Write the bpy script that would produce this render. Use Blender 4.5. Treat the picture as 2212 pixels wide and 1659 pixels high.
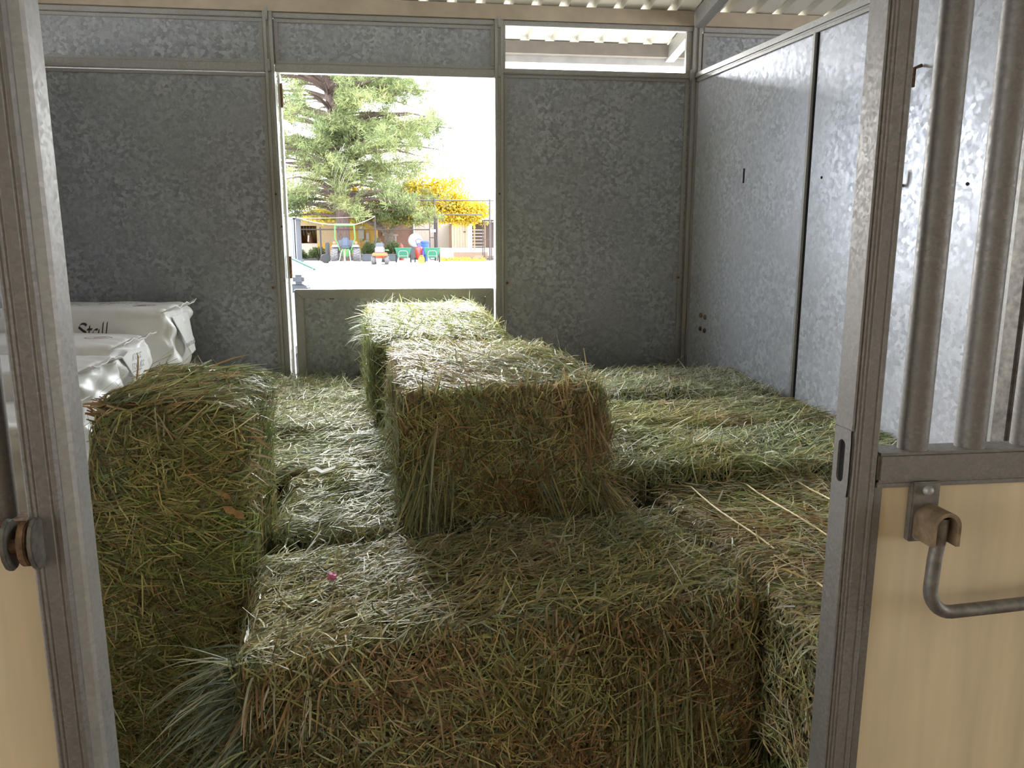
import bpy, bmesh, math, random
import numpy as np
from mathutils import Vector, Matrix, Euler

for o in list(bpy.data.objects):
    bpy.data.objects.remove(o, do_unlink=True)
S = bpy.context.scene
COL = S.collection

# ------------------------------------------------------------------ camera, sky, sun, exposure
cam_d = bpy.data.cameras.new('camera')
cam = bpy.data.objects.new('camera', cam_d)
COL.objects.link(cam)
cam_d.sensor_fit = 'HORIZONTAL'
cam_d.sensor_width = 36.0
cam_d.lens = 1650.0 / 2212.0 * 36.0
cam_d.clip_start = 0.02
cam_d.clip_end = 600
cam.location = (0, 0, 1.55)
cam.rotation_euler = (math.radians(90 - 10.7), 0, math.radians(-7.0))
S.camera = cam

world = bpy.data.worlds.new('sky')
S.world = world
world.use_nodes = True
wn = world.node_tree.nodes
bg = wn['Background']
bg.inputs[0].default_value = (0.90, 0.95, 1.0, 1)
bg.inputs[1].default_value = 2.9

sun_d = bpy.data.lights.new('sun', 'SUN')
sun_d.energy = 8.0
sun_d.angle = math.radians(58)
sun_d.color = (1.0, 0.99, 0.97)
sun = bpy.data.objects.new('sun', sun_d)
COL.objects.link(sun)
sun.rotation_euler = Vector((0.26, -1.0, -0.55)).to_track_quat('-Z', 'Y').to_euler()

S.view_settings.view_transform = 'Standard'
S.view_settings.look = 'None'
S.view_settings.gamma = 1.0
S.view_settings.use_curve_mapping = False
S.view_settings.exposure = 1.85

# ------------------------------------------------------------------ materials
MATS = {}

def nodes_of(name):
    m = bpy.data.materials.new(name)
    m.use_nodes = True
    nt = m.node_tree
    return m, nt, nt.nodes['Principled BSDF']

def ramp(nt, fac, stops):
    r = nt.nodes.new('ShaderNodeValToRGB')
    e = r.color_ramp.elements
    while len(e) < len(stops):
        e.new(0.5)
    for el, (p, c) in zip(e, stops):
        el.position = p
        el.color = (c[0], c[1], c[2], 1)
    nt.links.new(fac, r.inputs[0])
    return r.outputs[0]

def texco(nt, scale=(1, 1, 1)):
    tc = nt.nodes.new('ShaderNodeTexCoord')
    mp = nt.nodes.new('ShaderNodeMapping')
    mp.inputs['Scale'].default_value = scale
    nt.links.new(tc.outputs['Object'], mp.inputs[0])
    return mp.outputs[0]

def noise(nt, vec, scale, detail=3, rough=0.6):
    n = nt.nodes.new('ShaderNodeTexNoise')
    n.inputs['Scale'].default_value = scale
    n.inputs['Detail'].default_value = detail
    n.inputs['Roughness'].default_value = rough
    nt.links.new(vec, n.inputs['Vector'])
    return n.outputs['Fac']

def mixc(nt, fac, a, b, mode='MIX'):
    m = nt.nodes.new('ShaderNodeMix')
    m.data_type = 'RGBA'
    m.blend_type = mode
    for s, v in ((m.inputs[0], fac), (m.inputs[6], a), (m.inputs[7], b)):
        if hasattr(v, 'is_linked'):
            nt.links.new(v, s)
        elif isinstance(v, (int, float)):
            s.default_value = v
        else:
            s.default_value = (v[0], v[1], v[2], 1)
    return m.outputs[2]

def bump(nt, b, h, strength, dist):
    bn = nt.nodes.new('ShaderNodeBump')
    bn.inputs['Strength'].default_value = strength
    bn.inputs['Distance'].default_value = dist
    nt.links.new(h, bn.inputs['Height'])
    nt.links.new(bn.outputs[0], b.inputs['Normal'])

def plain(name, col, rough=0.6, metal=0.0, var=0.12, scale=12, col2=None, bumpy=0.0, spec=0.5, stretch=(1, 1, 1)):
    if name in MATS:
        return MATS[name]
    m, nt, b = nodes_of(name)
    v = texco(nt, stretch)
    f = noise(nt, v, scale)
    lo = [max(0, c * (1 - var)) for c in col] if col2 is None else col2
    hi = [min(1, c * (1 + var)) for c in col]
    nt.links.new(ramp(nt, f, [(0.3, lo), (0.7, hi)]), b.inputs['Base Color'])
    b.inputs['Roughness'].default_value = rough
    b.inputs['Metallic'].default_value = metal
    b.inputs['Specular IOR Level'].default_value = spec
    if bumpy:
        bump(nt, b, f, bumpy, 0.01)
    MATS[name] = m
    return m

def galv(name, dark, light, spangle=85, rough=0.5, metal=0.55, streak=0.25, tint=(0.36, 0.30, 0.22), dirt=0.35):
    m, nt, b = nodes_of(name)
    v = texco(nt)
    n0 = nt.nodes.new('ShaderNodeTexNoise')
    n0.inputs['Scale'].default_value = 40
    nt.links.new(v, n0.inputs['Vector'])
    wv = mixc(nt, 0.012, v, n0.outputs['Color'], 'ADD')
    vo = nt.nodes.new('ShaderNodeTexVoronoi')
    vo.inputs['Scale'].default_value = spangle
    nt.links.new(wv, vo.inputs['Vector'])
    sp = nt.nodes.new('ShaderNodeSeparateColor')
    nt.links.new(vo.outputs['Color'], sp.inputs[0])
    fine = noise(nt, v, 160, 2)
    cells = ramp(nt, sp.outputs[0], [(0.0, dark), (0.55, [(a + c) / 2 for a, c in zip(dark, light)]), (1.0, light)])
    big = noise(nt, v, 3.0, 4)
    mid = [(a * 0.55 + c * 0.45) for a, c in zip(dark, light)]
    amt = ramp(nt, big, [(0.35, (0.2,) * 3), (0.62, (1.0,) * 3)])
    col = mixc(nt, amt, mid, cells)
    col = mixc(nt, 0.22, col, ramp(nt, fine, [(0.3, dark), (0.7, light)]))
    vs = texco(nt, (26, 26, 1.0))
    st = noise(nt, vs, 2.0, 3)
    col = mixc(nt, ramp(nt, st, [(0.5, (0, 0, 0)), (0.8, (streak,) * 3)]), col, tint)
    d2 = noise(nt, v, 1.7, 5)
    col = mixc(nt, ramp(nt, d2, [(0.48, (0, 0, 0)), (0.75, (dirt,) * 3)]), col, [t * 0.6 for t in tint])
    nt.links.new(col, b.inputs['Base Color'])
    b.inputs['Metallic'].default_value = metal
    nt.links.new(ramp(nt, sp.outputs[1], [(0, (rough - 0.08,) * 3), (1, (rough + 0.1,) * 3)]), b.inputs['Roughness'])
    MATS[name] = m
    return m

M_PANEL = galv('galvanised_sheet', (0.20, 0.215, 0.235), (0.54, 0.565, 0.60), 62, 0.42, 0.4, streak=0.15, tint=(0.30, 0.28, 0.24), dirt=0.2)
M_PART = galv('galvanised_partition', (0.38, 0.40, 0.47), (0.76, 0.79, 0.87), 62, 0.42, 0.3, streak=0.10, dirt=0.12)
M_FRAME = galv('galvanised_frame', (0.34, 0.335, 0.32), (0.46, 0.45, 0.43), 150, 0.5, 0.5)
M_POST = galv('galvanised_post', (0.175, 0.162, 0.15), (0.26, 0.243, 0.225), 190, 0.55, 0.35, streak=0.3, tint=(0.22, 0.18, 0.14), dirt=0.35)
M_RUST = plain('rusty_steel', (0.20, 0.12, 0.07), 0.8, 0.3, 0.6, 60, bumpy=0.3)
M_DARKSTEEL = plain('dark_weathered_steel', (0.20, 0.185, 0.165), 0.55, 0.6, 0.35, 45)
M_CREAM = plain('cream_painted_steel', (0.74, 0.60, 0.40), 0.55, 0, 0.10, 2.2, bumpy=0.02, stretch=(8, 8, 0.7))
M_ROOF = plain('cream_roof_sheet', (0.72, 0.69, 0.60), 0.5, 0.0, 0.05, 3)
M_PURLIN = plain('tan_purlin', (0.46, 0.38, 0.29), 0.6, 0.2, 0.15, 6)
M_GAP = plain('gap_and_rivet_black', (0.01, 0.01, 0.01), 0.9)  # black stands for the shade inside gaps and slots; rivets share it
M_FLOOR = plain('dirt_floor', (0.20, 0.15, 0.10), 0.95, 0, 0.3, 8, bumpy=0.4)

def attr_mat(name, rough=0.5, trans=0.25, spec=0.4):
    m, nt, b = nodes_of(name)
    a = nt.nodes.new('ShaderNodeAttribute')
    a.attribute_name = 'col'
    v = texco(nt)
    f = noise(nt, v, 30, 2)
    c = mixc(nt, 0.5, a.outputs['Color'], ramp(nt, f, [(0.3, (0.75,) * 3), (0.7, (1.2,) * 3)]), 'MULTIPLY')
    nt.links.new(c, b.inputs['Base Color'])
    b.inputs['Roughness'].default_value = rough
    b.inputs['Specular IOR Level'].default_value = spec
    tr = nt.nodes.new('ShaderNodeBsdfTranslucent')
    nt.links.new(c, tr.inputs[0])
    mx = nt.nodes.new('ShaderNodeMixShader')
    mx.inputs[0].default_value = trans
    nt.links.new(b.outputs[0], mx.inputs[1])
    nt.links.new(tr.outputs[0], mx.inputs[2])
    nt.links.new(mx.outputs[0], nt.nodes['Material Output'].inputs[0])
    MATS[name] = m
    return m

M_STRAW = attr_mat('hay_straw', 0.45, 0.22, 0.35)
M_LEAF = attr_mat('tree_leaf', 0.6, 0.35, 0.2)

def core_mat():  # dark browns and greens put the shade between straws into the core colour
    m, nt, b = nodes_of('hay_core')
    v = texco(nt, (1, 1, 3))
    f = noise(nt, v, 45, 6, 0.7)
    g = noise(nt, v, 6, 3)
    c = mixc(nt, g, ramp(nt, f, [(0.3, (0.025, 0.020, 0.009)), (0.7, (0.12, 0.09, 0.04))]),
             ramp(nt, f, [(0.3, (0.016, 0.019, 0.008)), (0.7, (0.09, 0.09, 0.04))]))
    nt.links.new(c, b.inputs['Base Color'])
    b.inputs['Roughness'].default_value = 0.95
    b.inputs['Specular IOR Level'].default_value = 0.1
    bump(nt, b, f, 0.8, 0.02)
    return m
M_CORE = core_mat()

# ------------------------------------------------------------------ mesh builder
class MB:
    def __init__(s):
        s.v = []
        s.f = []
    def add(s, vs, fs):
        n = len(s.v)
        s.v += [tuple(p) for p in vs]
        s.f += [tuple(i + n for i in f) for f in fs]
        return s
    def box(s, x0, x1, y0, y1, z0, z1):
        vs = [(x, y, z) for x in (x0, x1) for y in (y0, y1) for z in (z0, z1)]
        return s.add(vs, [(0, 1, 3, 2), (4, 6, 7, 5), (0, 4, 5, 1), (2, 3, 7, 6), (0, 2, 6, 4), (1, 5, 7, 3)])
    def prism(s, poly, ext):
        """closed polygon (3D points) extruded by vector"""
        n = len(poly)
        e = Vector(ext)
        vs = [Vector(p) for p in poly] + [Vector(p) + e for p in poly]
        fs = [tuple(range(n))[::-1], tuple(range(n, 2 * n))]
        fs += [(i, (i + 1) % n, n + (i + 1) % n, n + i) for i in range(n)]
        return s.add(vs, fs)
    def tube(s, pts, r, seg=8, caps=True, r2=None):
        pts = [Vector(p) for p in pts]
        n = len(pts)
        rings = []
        ref = None
        for i, p in enumerate(pts):
            d = (pts[min(i + 1, n - 1)] - pts[max(i - 1, 0)]).normalized()
            if ref is None:
                ref = d.orthogonal().normalized()
            u = (ref - d * ref.dot(d))
            u = u.normalized() if u.length > 1e-6 else d.orthogonal().normalized()
            ref = u
            w = d.cross(u)
            if isinstance(r, (list, tuple)):
                rr = r[i]
            else:
                rr = r if r2 is None else r + (r2 - r) * i / max(1, n - 1)
            rings.append([p + (u * math.cos(2 * math.pi * k / seg) + w * math.sin(2 * math.pi * k / seg)) * rr for k in range(seg)])
        vs = [q for g in rings for q in g]
        fs = [(i * seg + k, i * seg + (k + 1) % seg, (i + 1) * seg + (k + 1) % seg, (i + 1) * seg + k) for i in range(n - 1) for k in range(seg)]
        if caps:
            fs += [tuple(range(seg))[::-1], tuple(range((n - 1) * seg, n * seg))]
        return s.add(vs, fs)
    def lathe(s, prof, c=(0, 0, 0), axis='z', seg=20):
        vs = []
        for r, h in prof:
            for k in range(seg):
                a = 2 * math.pi * k / seg
                p = (r * math.cos(a), r * math.sin(a), h)
                if axis == 'x':
                    p = (p[2], p[0], p[1])
                elif axis == 'y':
                    p = (p[0], p[2], p[1])
                vs.append((p[0] + c[0], p[1] + c[1], p[2] + c[2]))
        n = len(prof)
        fs = [(i * seg + k, i * seg + (k + 1) % seg, (i + 1) * seg + (k + 1) % seg, (i + 1) * seg + k) for i in range(n - 1) for k in range(seg)]
        fs += [tuple(range(seg))[::-1], tuple(range((n - 1) * seg, n * seg))]
        return s.add(vs, fs)
    def build(s, name, mat, parent=None, smooth=False, bevel=0.0, loc=None):
        me = bpy.data.meshes.new(name)
        me.from_pydata(s.v, [], s.f)
        bm = bmesh.new()
        bm.from_mesh(me)
        bmesh.ops.recalc_face_normals(bm, faces=bm.faces)
        if bevel:
            eds = [e for e in bm.edges if len(e.link_faces) == 2 and e.calc_face_angle(0) > 0.6]
            bmesh.ops.bevel(bm, geom=eds, offset=bevel, segments=2, affect='EDGES', clamp_overlap=True)
        bm.to_mesh(me)
        bm.free()
        if smooth:
            me.polygons.foreach_set('use_smooth', [True] * len(me.polygons))
            try:
                me.set_sharp_from_angle(angle=math.radians(38))
            except Exception:
                pass
        me.materials.append(mat)
        o = bpy.data.objects.new(name, me)
        COL.objects.link(o)
        if parent is not None:
            o.parent = parent
        if loc is not None:
            o.location = loc
        return o

def tag(o, label=None, cat=None, group=None, kind=None):
    if label: o['label'] = label
    if cat: o['category'] = cat
    if group: o['group'] = group
    if kind: o['kind'] = kind
    return o

def empty(name, loc=(0, 0, 0), rz=0.0, label=None, cat=None, group=None, kind=None):
    o = bpy.data.objects.new(name, None)
    COL.objects.link(o)
    o.location = loc
    o.rotation_euler = (0, 0, rz)
    o.empty_display_size = 0.1
    return tag(o, label, cat, group, kind)

def copy_tree(o, parent=None):
    c = o.copy()
    COL.objects.link(c)
    c.parent = parent
    for ch in list(o.children):
        copy_tree(ch, c)
    return c

def BX(*a):
    return MB().box(*a)

def np_mesh(name, V, faces_flat, loop_start, loop_total, mat, parent=None, col=None, smooth=False):
    me = bpy.data.meshes.new(name)
    me.vertices.add(len(V))
    me.vertices.foreach_set('co', V.astype(np.float32).ravel())
    me.loops.add(len(faces_flat))
    me.loops.foreach_set('vertex_index', faces_flat.astype(np.int32))
    me.polygons.add(len(loop_start))
    me.polygons.foreach_set('loop_start', loop_start.astype(np.int32))
    me.polygons.foreach_set('loop_total', loop_total.astype(np.int32))
    if smooth:
        me.polygons.foreach_set('use_smooth', np.ones(len(loop_start), dtype=bool))
    me.update(calc_edges=True)
    if col is not None:
        a = me.attributes.new('col', 'FLOAT_COLOR', 'POINT')
        c4 = np.ones((len(V), 4), np.float32)
        c4[:, :3] = col
        a.data.foreach_set('color', c4.ravel())
    me.materials.append(mat)
    o = bpy.data.objects.new(name, me)
    COL.objects.link(o)
    if parent is not None:
        o.parent = parent
    return o

def wav(p, freq, seed, n=5):
    """smooth pseudo noise, about -1..1; p (N,3)"""
    r = np.random.RandomState(seed)
    out = np.zeros(len(p))
    for i in range(n):
        k = r.normal(size=3)
        k = k / np.linalg.norm(k) * freq * r.uniform(0.5, 1.6)
        out += np.sin(p @ k + r.uniform(0, 6.28))
    return out / n * 1.5

def norm(a):
    return a / np.maximum(np.linalg.norm(a, axis=-1, keepdims=True), 1e-9)

# ------------------------------------------------------------------ floor and ground
floor = tag(BX(-10.8, 10.7, -7.0, 4.35, -0.08, 0.0).build('floor', M_FLOOR), 'brown dirt floor under the hay in the stall', 'floor', kind='structure')
M_GROUND = plain('pale_gravel_yard', (0.42, 0.40, 0.36), 0.95, 0, 0.08, 1.5, bumpy=0.1)
g = MB().box(-90, 110, 4.36, 260, -0.12, -0.005)
tag(g.build('ground', M_GROUND), 'sunlit pale gravel yard outside the stall window', 'ground', kind='structure')

# ------------------------------------------------------------------ back wall
D = 4.35
wb = empty('wall_back', (0, 0, 0), 0, 'galvanised steel back wall of the stall around the open half door', 'wall', kind='structure')

def framed_panel(x0, x1, z0, z1, parent, y=D, mat=M_PANEL, lip=0.028):
    MB().box(x0 - 0.014, x1 + 0.014, y + 0.004, y + 0.022, z0, z1).build('panel', mat, parent)
    m = MB()
    m.box(x0, x1, y - 0.006, y + 0.003, z0, z0 + lip * 0.6)
    m.box(x0, x1, y - 0.006, y + 0.003, z1 - lip * 0.6, z1)
    m.box(x0, x0 + lip * 0.7, y - 0.0055, y + 0.003, z0 + lip * 0.6, z1 - lip * 0.6)
    m.box(x1 - lip * 0.7, x1, y - 0.0055, y + 0.003, z0 + lip * 0.6, z1 - lip * 0.6)
    m.build('panel_trim', M_FRAME, parent, bevel=0.002)

def u_post(x, z0, z1, parent, w=0.046, name='post'):
    """folded steel channel with a shallow centre groove"""
    y = D
    prof = [(-w / 2, 0.03), (-w / 2, -0.026), (-w * 0.18, -0.026), (-w * 0.14, -0.018), (w * 0.14, -0.018), (w * 0.18, -0.026), (w / 2, -0.026), (w / 2, 0.03)]
    return MB().prism([(x + a, y + b, z0) for a, b in prof], (0, 0, z1 - z0)).build(name, M_FRAME, parent)

framed_panel(-1.93, -0.765, 0.0, 2.405, wb)
framed_panel(0.488, 1.528, 0.0, 2.43, wb)
framed_panel(-1.93, -0.765, 2.452, 2.672, wb)
framed_panel(-0.71, 0.438, 2.452, 2.672, wb)
framed_panel(1.60, 2.78, 2.452, 2.672, wb)
framed_panel(1.60, 2.78, 0.0, 2.405, wb)
BX(2.8, 10.7, D, D + 0.02, 0, 2.70).build('panel', M_PANEL, wb)
BX(-10.8, -2.02, D, D + 0.02, 0, 2.70).build('panel', M_PANEL, wb)
for x in (-0.7375, 0.462, 1.562, -1.955, 2.79):
    u_post(x, 0.0, 2.705, wb)
u_post(1.592, 0.0, 2.43, wb, 0.018)
for a, b in ((-1.93, -0.762), (-0.712, 0.438), (1.60, 2.77)):
    MB().box(a, b, D - 0.02, D + 0.03, 2.408, 2.45).build('rail', M_FRAME, wb, bevel=0.004)
MB().box(0.486, 1.538, D - 0.02, D + 0.03, 2.43, 2.458).build('rail', M_FRAME, wb, bevel=0.004)
for a, b in ((-1.93, -0.762), (-0.712, 0.438), (0.486, 1.538), (1.60, 2.77)):
    MB().box(a, b, D - 0.016, D + 0.02, 2.675, 2.70).build('top_rail', M_FRAME, wb, bevel=0.003)
# narrow jambs of the open vent slot
BX(1.505, 1.536, D - 0.01, D + 0.02, 2.458, 2.676).build('jamb', M_FRAME, wb, bevel=0.003)
BX(0.487, 0.497, D - 0.01, D + 0.02, 2.458, 2.676).build('jamb', M_FRAME, wb, bevel=0.002)
# jambs of the half door opening, seen bright from outside light
BX(-0.712, -0.698, D + 0.03, D + 0.075, 0.0, 2.408).build('jamb', plain('white_door_jamb', (0.7, 0.7, 0.68), 0.5), wb, bevel=0.002)
BX(0.437, 0.445, D + 0.03, D + 0.06, 0.0, 2.408).build('jamb', MATS['white_door_jamb'], wb, bevel=0.002)
# hinges on the jamb
for z in (2.30, 1.40):
    m = MB().box(-0.698, -0.690, D + 0.02, D + 0.05, z - 0.06, z + 0.06)
    m.tube([(-0.690, D + 0.022, z - 0.06), (-0.690, D + 0.022, z + 0.06)], 0.006, 8)
    m.build('hinge', M_RUST, wb)
# bolts and washers
def wall_bolt(x, z, y=D, r=0.012, parent=wb, tab=True):
    m = MB()
    if tab:
        m.box(x - 0.03, x + 0.022, y - 0.009, y - 0.005, z - 0.022, z + 0.022)
    b = m.lathe([(r * 1.6, 0), (r * 1.6, -0.004), (r, -0.004), (r * 0.9, -0.011), (r * 0.4, -0.013)], (x, y - 0.009, z), 'y', 10).build('bolt', M_FRAME if tab else M_RUST, parent)
for x, z in ((-0.785, 1.292), (0.505, 1.31), (1.507, 1.335), (-1.90, 1.30)):
    wall_bolt(x, z)
    wall_bolt(x, z, D - 0.006, 0.007, wb, False)
for x, z in ((-0.742, 1.79), (0.462, 1.80), (-0.72, 1.62), (-0.72, 1.33)):
    MB().lathe([(0.006, 0), (0.006, -0.004)], (x, D - 0.022, z), 'y', 8).build('rivet', M_RUST, wb)
# small clips where rails meet the posts
for x, z in ((-0.74, 2.44), (0.462, 2.44), (-0.74, 2.69), (0.462, 2.69), (1.535, 2.445)):
    m = MB().box(x - 0.008, x + 0.008, D - 0.033, D - 0.018, z - 0.03, z + 0.03)
    m.lathe([(0.007, 0), (0.007, -0.006)], (x, D - 0.034, z - 0.02), 'y', 8)
    m.build('clip', M_FRAME, wb, bevel=0.002)

# lower leaf of the half door
dr = empty('door_1', (-0.675, D, 0.03), 0, 'lower half of a galvanised steel stable door below the window opening', 'door', kind='structure')
W_, H_ = 1.105, 1.25
def bar45(pts, y0, y1, name='door_frame'):
    MB().prism([(a, y0, b) for a, b in pts], (0, y1 - y0, 0)).build(name, M_FRAME, dr, bevel=0.004)
t = 0.05
bar45([(0, 0), (t, t), (t, H_ - t), (0, H_)], -0.012, 0.03)
bar45([(W_, 0), (W_ - t, t), (W_ - t, H_ - t), (W_, H_)], -0.012, 0.03)
bar45([(0, H_), (t, H_ - t), (W_ - t, H_ - t), (W_, H_)], -0.012, 0.03)
bar45([(0, 0), (t, t), (W_ - t, t), (W_, 0)], -0.012, 0.03)
BX(t - 0.004, W_ - t + 0.004, 0.004, 0.014, t, H_ - t).build('door_panel', M_PANEL, dr)
for x in (0.2, 0.92):
    MB().box(x - 0.012, x + 0.012, -0.004, 0.004, H_ - t - 0.006, H_ - t).build('clip', M_RUST, dr)

# ------------------------------------------------------------------ partition on the right
RZ = math.atan2(-1.0, 0.06)
wr = empty('wall_right', (1.575, 4.35, 0), RZ, 'bright galvanised sheet partition on the right of the stall', 'wall', kind='structure')
def ptop(s): return 2.462 - 0.027 * s
def ppanel(s0, s1, z0=0.02, mat=M_PART):
    MB().prism([(s0, 0.0, z0), (s1, 0.0, z0), (s1, 0.0, ptop(s1) - 0.035), (s0, 0.0, ptop(s0) - 0.035)], (0, 0.02, 0)).build('panel', mat, wr)
ppanel(0.03, 1.185)
ppanel(1.215, 2.29)
ppanel(2.33, 3.4)
MB().prism([(0.0, -0.022, ptop(0) - 0.036), (3.6, -0.022, ptop(3.6) - 0.036), (3.6, -0.022, ptop(3.6)), (0.0, -0.022, ptop(0))], (0, 0.06, 0)).build('top_rail', M_FRAME, wr, bevel=0.008)
MB().prism([(0.0, -0.012, ptop(0) - 0.05), (3.6, -0.012, ptop(3.6) - 0.05), (3.6, -0.012, ptop(3.6) - 0.036), (0.0, -0.012, ptop(0) - 0.036)], (0, 0.03, 0)).build('rail_lip', M_FRAME, wr)
for s, w in ((1.19, 0.022), (2.31, 0.05)):
    MB().box(s - w / 2, s + w / 2, -0.012, 0.02, 0, ptop(s) - 0.038).build('seam_channel', M_FRAME, wr, bevel=0.003)
    MB().box(s + w / 2, s + w / 2 + 0.006, -0.002, 0.02, 0, ptop(s) - 0.04).build('seam_gap', M_GAP, wr)
BX(0.0, 0.028, -0.012, 0.02, 0, ptop(0) - 0.04).build('seam_channel', M_FRAME, wr, bevel=0.003)
# a corner post nearer the aisle
MB().box(2.36, 2.42, -0.06, 0.0, 0, 2.40).build('post', M_DARKSTEEL, wr, bevel=0.006)
# slot, four bolts, small hook
BX(0.615, 0.627, -0.003, 0.001, 1.825, 1.895).build('slot', M_GAP, wr, bevel=0.001)  # black bar on the sheet, standing for the slot's dark inside
for s, z in ((0.20, 1.13), (0.255, 1.125), (0.20, 1.055), (0.255, 1.05)):
    MB().lathe([(0.014, 0), (0.014, -0.005), (0.010, -0.009), (0.004, -0.011)], (s, 0.0, z), 'y', 10).build('bolt', M_RUST, wr, True)
for s, z in ((1.62, 1.70), (1.30, 1.80), (2.1, 1.72)):
    MB().lathe([(0.006, 0), (0.005, -0.003)], (s, 0.0, z), 'y', 8).build('rivet', M_GAP, wr)
m = MB().tube([(1.80, -0.002, 1.735), (1.80, -0.018, 1.735), (1.80, -0.022, 1.75), (1.80, -0.022, 1.785)], 0.006, 8)
m.build('hook', M_DARKSTEEL, wr, True)
m = MB().tube([(1.845, -0.004, 2.12), (1.845, -0.03, 2.11), (1.85, -0.034, 2.05)], 0.006, 8)
m.build('hook', M_RUST, wr, True)

# ------------------------------------------------------------------ partition on the left
wl = empty('wall_left', (-1.98, 1.2, 0), 0, 'galvanised sheet partition behind the shavings bags on the left', 'wall', kind='structure')
for a, b in ((0.0, 1.0), (1.02, 2.05), (2.07, 3.12)):
    MB().box(-0.02, 0.0, a, b, 0.02, 2.40).build('panel', M_PART, wl)
MB().box(-0.035, 0.022, 0.0, 3.13, 2.40, 2.44).build('top_rail', M_FRAME, wl, bevel=0.006)
for a in (1.01, 2.06):
    MB().box(-0.02, 0.012, a - 0.011, a + 0.011, 0, 2.40).build('seam_channel', M_FRAME, wl)

# ------------------------------------------------------------------ stall front
wf = empty('wall_front', (0, 1.15, 0), 0, 'stall front of galvanised posts and bars over cream panels either side of the opening', 'wall', kind='structure')
def grooved_post(x0, x1, y0, y1, z0, z1, inner, name):
    """square tube with rolled ribs on the face towards the aisle"""
    w = x1 - x0
    p = [(x0, y1), (x0, y0 + 0.004), (x0 + 0.004, y0)]
    for f in (0.16, 0.30, 0.74):
        c = x0 + f * w
        p += [(c - 0.003, y0), (c - 0.0015, y0 + 0.0014), (c + 0.0015, y0 + 0.0014), (c + 0.003, y0)]
    p += [(x1 - 0.004, y0), (x1, y0 + 0.004), (x1, y1)]
    return MB().prism([(a, b, z0) for a, b in p], (0, 0, z1 - z0)).build(name, M_POST, wf)
grooved_post(-0.578, -0.528, -0.004, 0.045, 0, 2.6, 1, 'post')
# inner stop strip of the left post (lit by the window)
MB().prism([(-0.528, 0.004, 0), (-0.516, 0.010, 0), (-0.511, 0.014, 0), (-0.511, 0.055, 0), (-0.528, 0.055, 0)], (0, 0, 2.6)).build('stop_strip', M_FRAME, wf)
# right post with the latch slot in its inner face
z0s, z1s = 1.143, 1.219
grooved_post(0.7125, 0.76, 0.0, 0.05, 0, 2.6, -1, 'post')
def slot_plate(x0, x1, ya, yb, zb, zt, cy, cz, r, hl):
    """face plate with a round-ended slot cut through it"""
    N = 24
    cap, rec = [], []
    for k in range(N):
        a = 2 * math.pi * (k + 0.5) / N
        c, sn = math.cos(a), math.sin(a)
        cap.append((cy + r * c, cz + (hl if sn > 0 else -hl) + r * sn))
        py = yb if c > 0 else ya
        t_ = abs((py - cy) / c) if abs(c) > 1e-6 else 1e9
        pz = z1s + 0.02 if sn > 0 else z0s - 0.02
        t2 = abs((pz - cz) / sn) if abs(sn) > 1e-6 else 1e9
        # corner-preserving spread
        rec.append((cy + t_ * c, cz + t_ * sn) if t_ < t2 else (cy + t2 * c, pz))
    vs, fs = [], []
    for x in (x0, x1):
        vs += [(x, y, z) for y, z in cap] + [(x, y, z) for y, z in rec]
    for k in range(N):
        n_ = (k + 1) % N
        fs += [(k, n_, N + n_, N + k), (2 * N + k, 3 * N + k, 3 * N + n_, 2 * N + n_), (k, 2 * N + k, 2 * N + n_, n_)]
    m = MB().add(vs, fs)
    m.box(x0, x1, ya, yb, zb, z0s - 0.0195)
    m.box(x0, x1, ya, yb, z1s + 0.0195, zt)
    for y in (ya, yb):
        for z in (z0s - 0.0195, z1s + 0.0195):
            m.box(x0, x1, min(y, y + (0.006 if y == ya else -0.006)), max(y, y + (0.006 if y == ya else -0.006)), z - 0.0005 if z > cz else z, z if z > cz else z + 0.0005)
    return m.build('face_plate', M_POST, wf)
slot_plate(0.708, 0.7118, 0.0, 0.05, 0, 2.6, 0.026, (z0s + z1s) / 2, 0.0105, 0.0265)
MB().box(0.7119, 0.7124, 0.008, 0.044, z0s, z1s).build('slot', M_GAP, wf)  # black backing paints the shade inside the slot
# trim strip below the rail
BX(0.76, 0.777, 0.006, 0.03, 0, 1.14).build('trim_strip', M_POST, wf, bevel=0.002)
# right bay
BX(0.762, 2.5, 0.0, 0.058, 1.146, 1.197).build('rail', M_POST, wf, bevel=0.005)
BX(0.762, 2.5, 0.003, 0.02, 1.136, 1.146).build('rail_lip', M_POST, wf, bevel=0.002)
BX(0.777, 2.5, 0.012, 0.03, 0.06, 1.138).build('cream_panel', M_CREAM, wf)
BX(0.762, 2.5, 0.0, 0.058, 0.0, 0.06).build('bottom_rail', M_POST, wf, bevel=0.005)
BX(0.762, 2.5, 0.0, 0.058, 2.40, 2.45).build('rail', M_POST, wf, bevel=0.005)
bar_mesh = MB().tube([(0, 0, 1.190), (0, 0, 2.41)], 0.0245, 20).build('bar', M_POST, wf, True)
bar_mesh.location = (0.840, 0.030, 0)
for k in range(1, 14):
    o = bar_mesh.copy(); COL.objects.link(o); o.location = (0.840 + 0.107 * k, 0.030, 0); o.parent = wf
# left bay
BX(-2.0, -0.578, 0.0, 0.055, 1.088, 1.140).build('rail', M_RUST, wf, bevel=0.006)
BX(-2.0, -0.578, 0.012, 0.03, 0.06, 1.088).build('cream_panel', M_CREAM, wf)
BX(-2.0, -0.578, 0.0, 0.055, 0.0, 0.06).build('bottom_rail', M_POST, wf, bevel=0.005)
BX(-2.0, -0.578, 0.0, 0.055, 2.40, 2.45).build('rail', M_POST, wf, bevel=0.005)
for k in range(13):
    o = bar_mesh.copy(); COL.objects.link(o); o.location = (-0.632 - 0.107 * k, 0.030, -0.055); o.parent = wf
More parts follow.
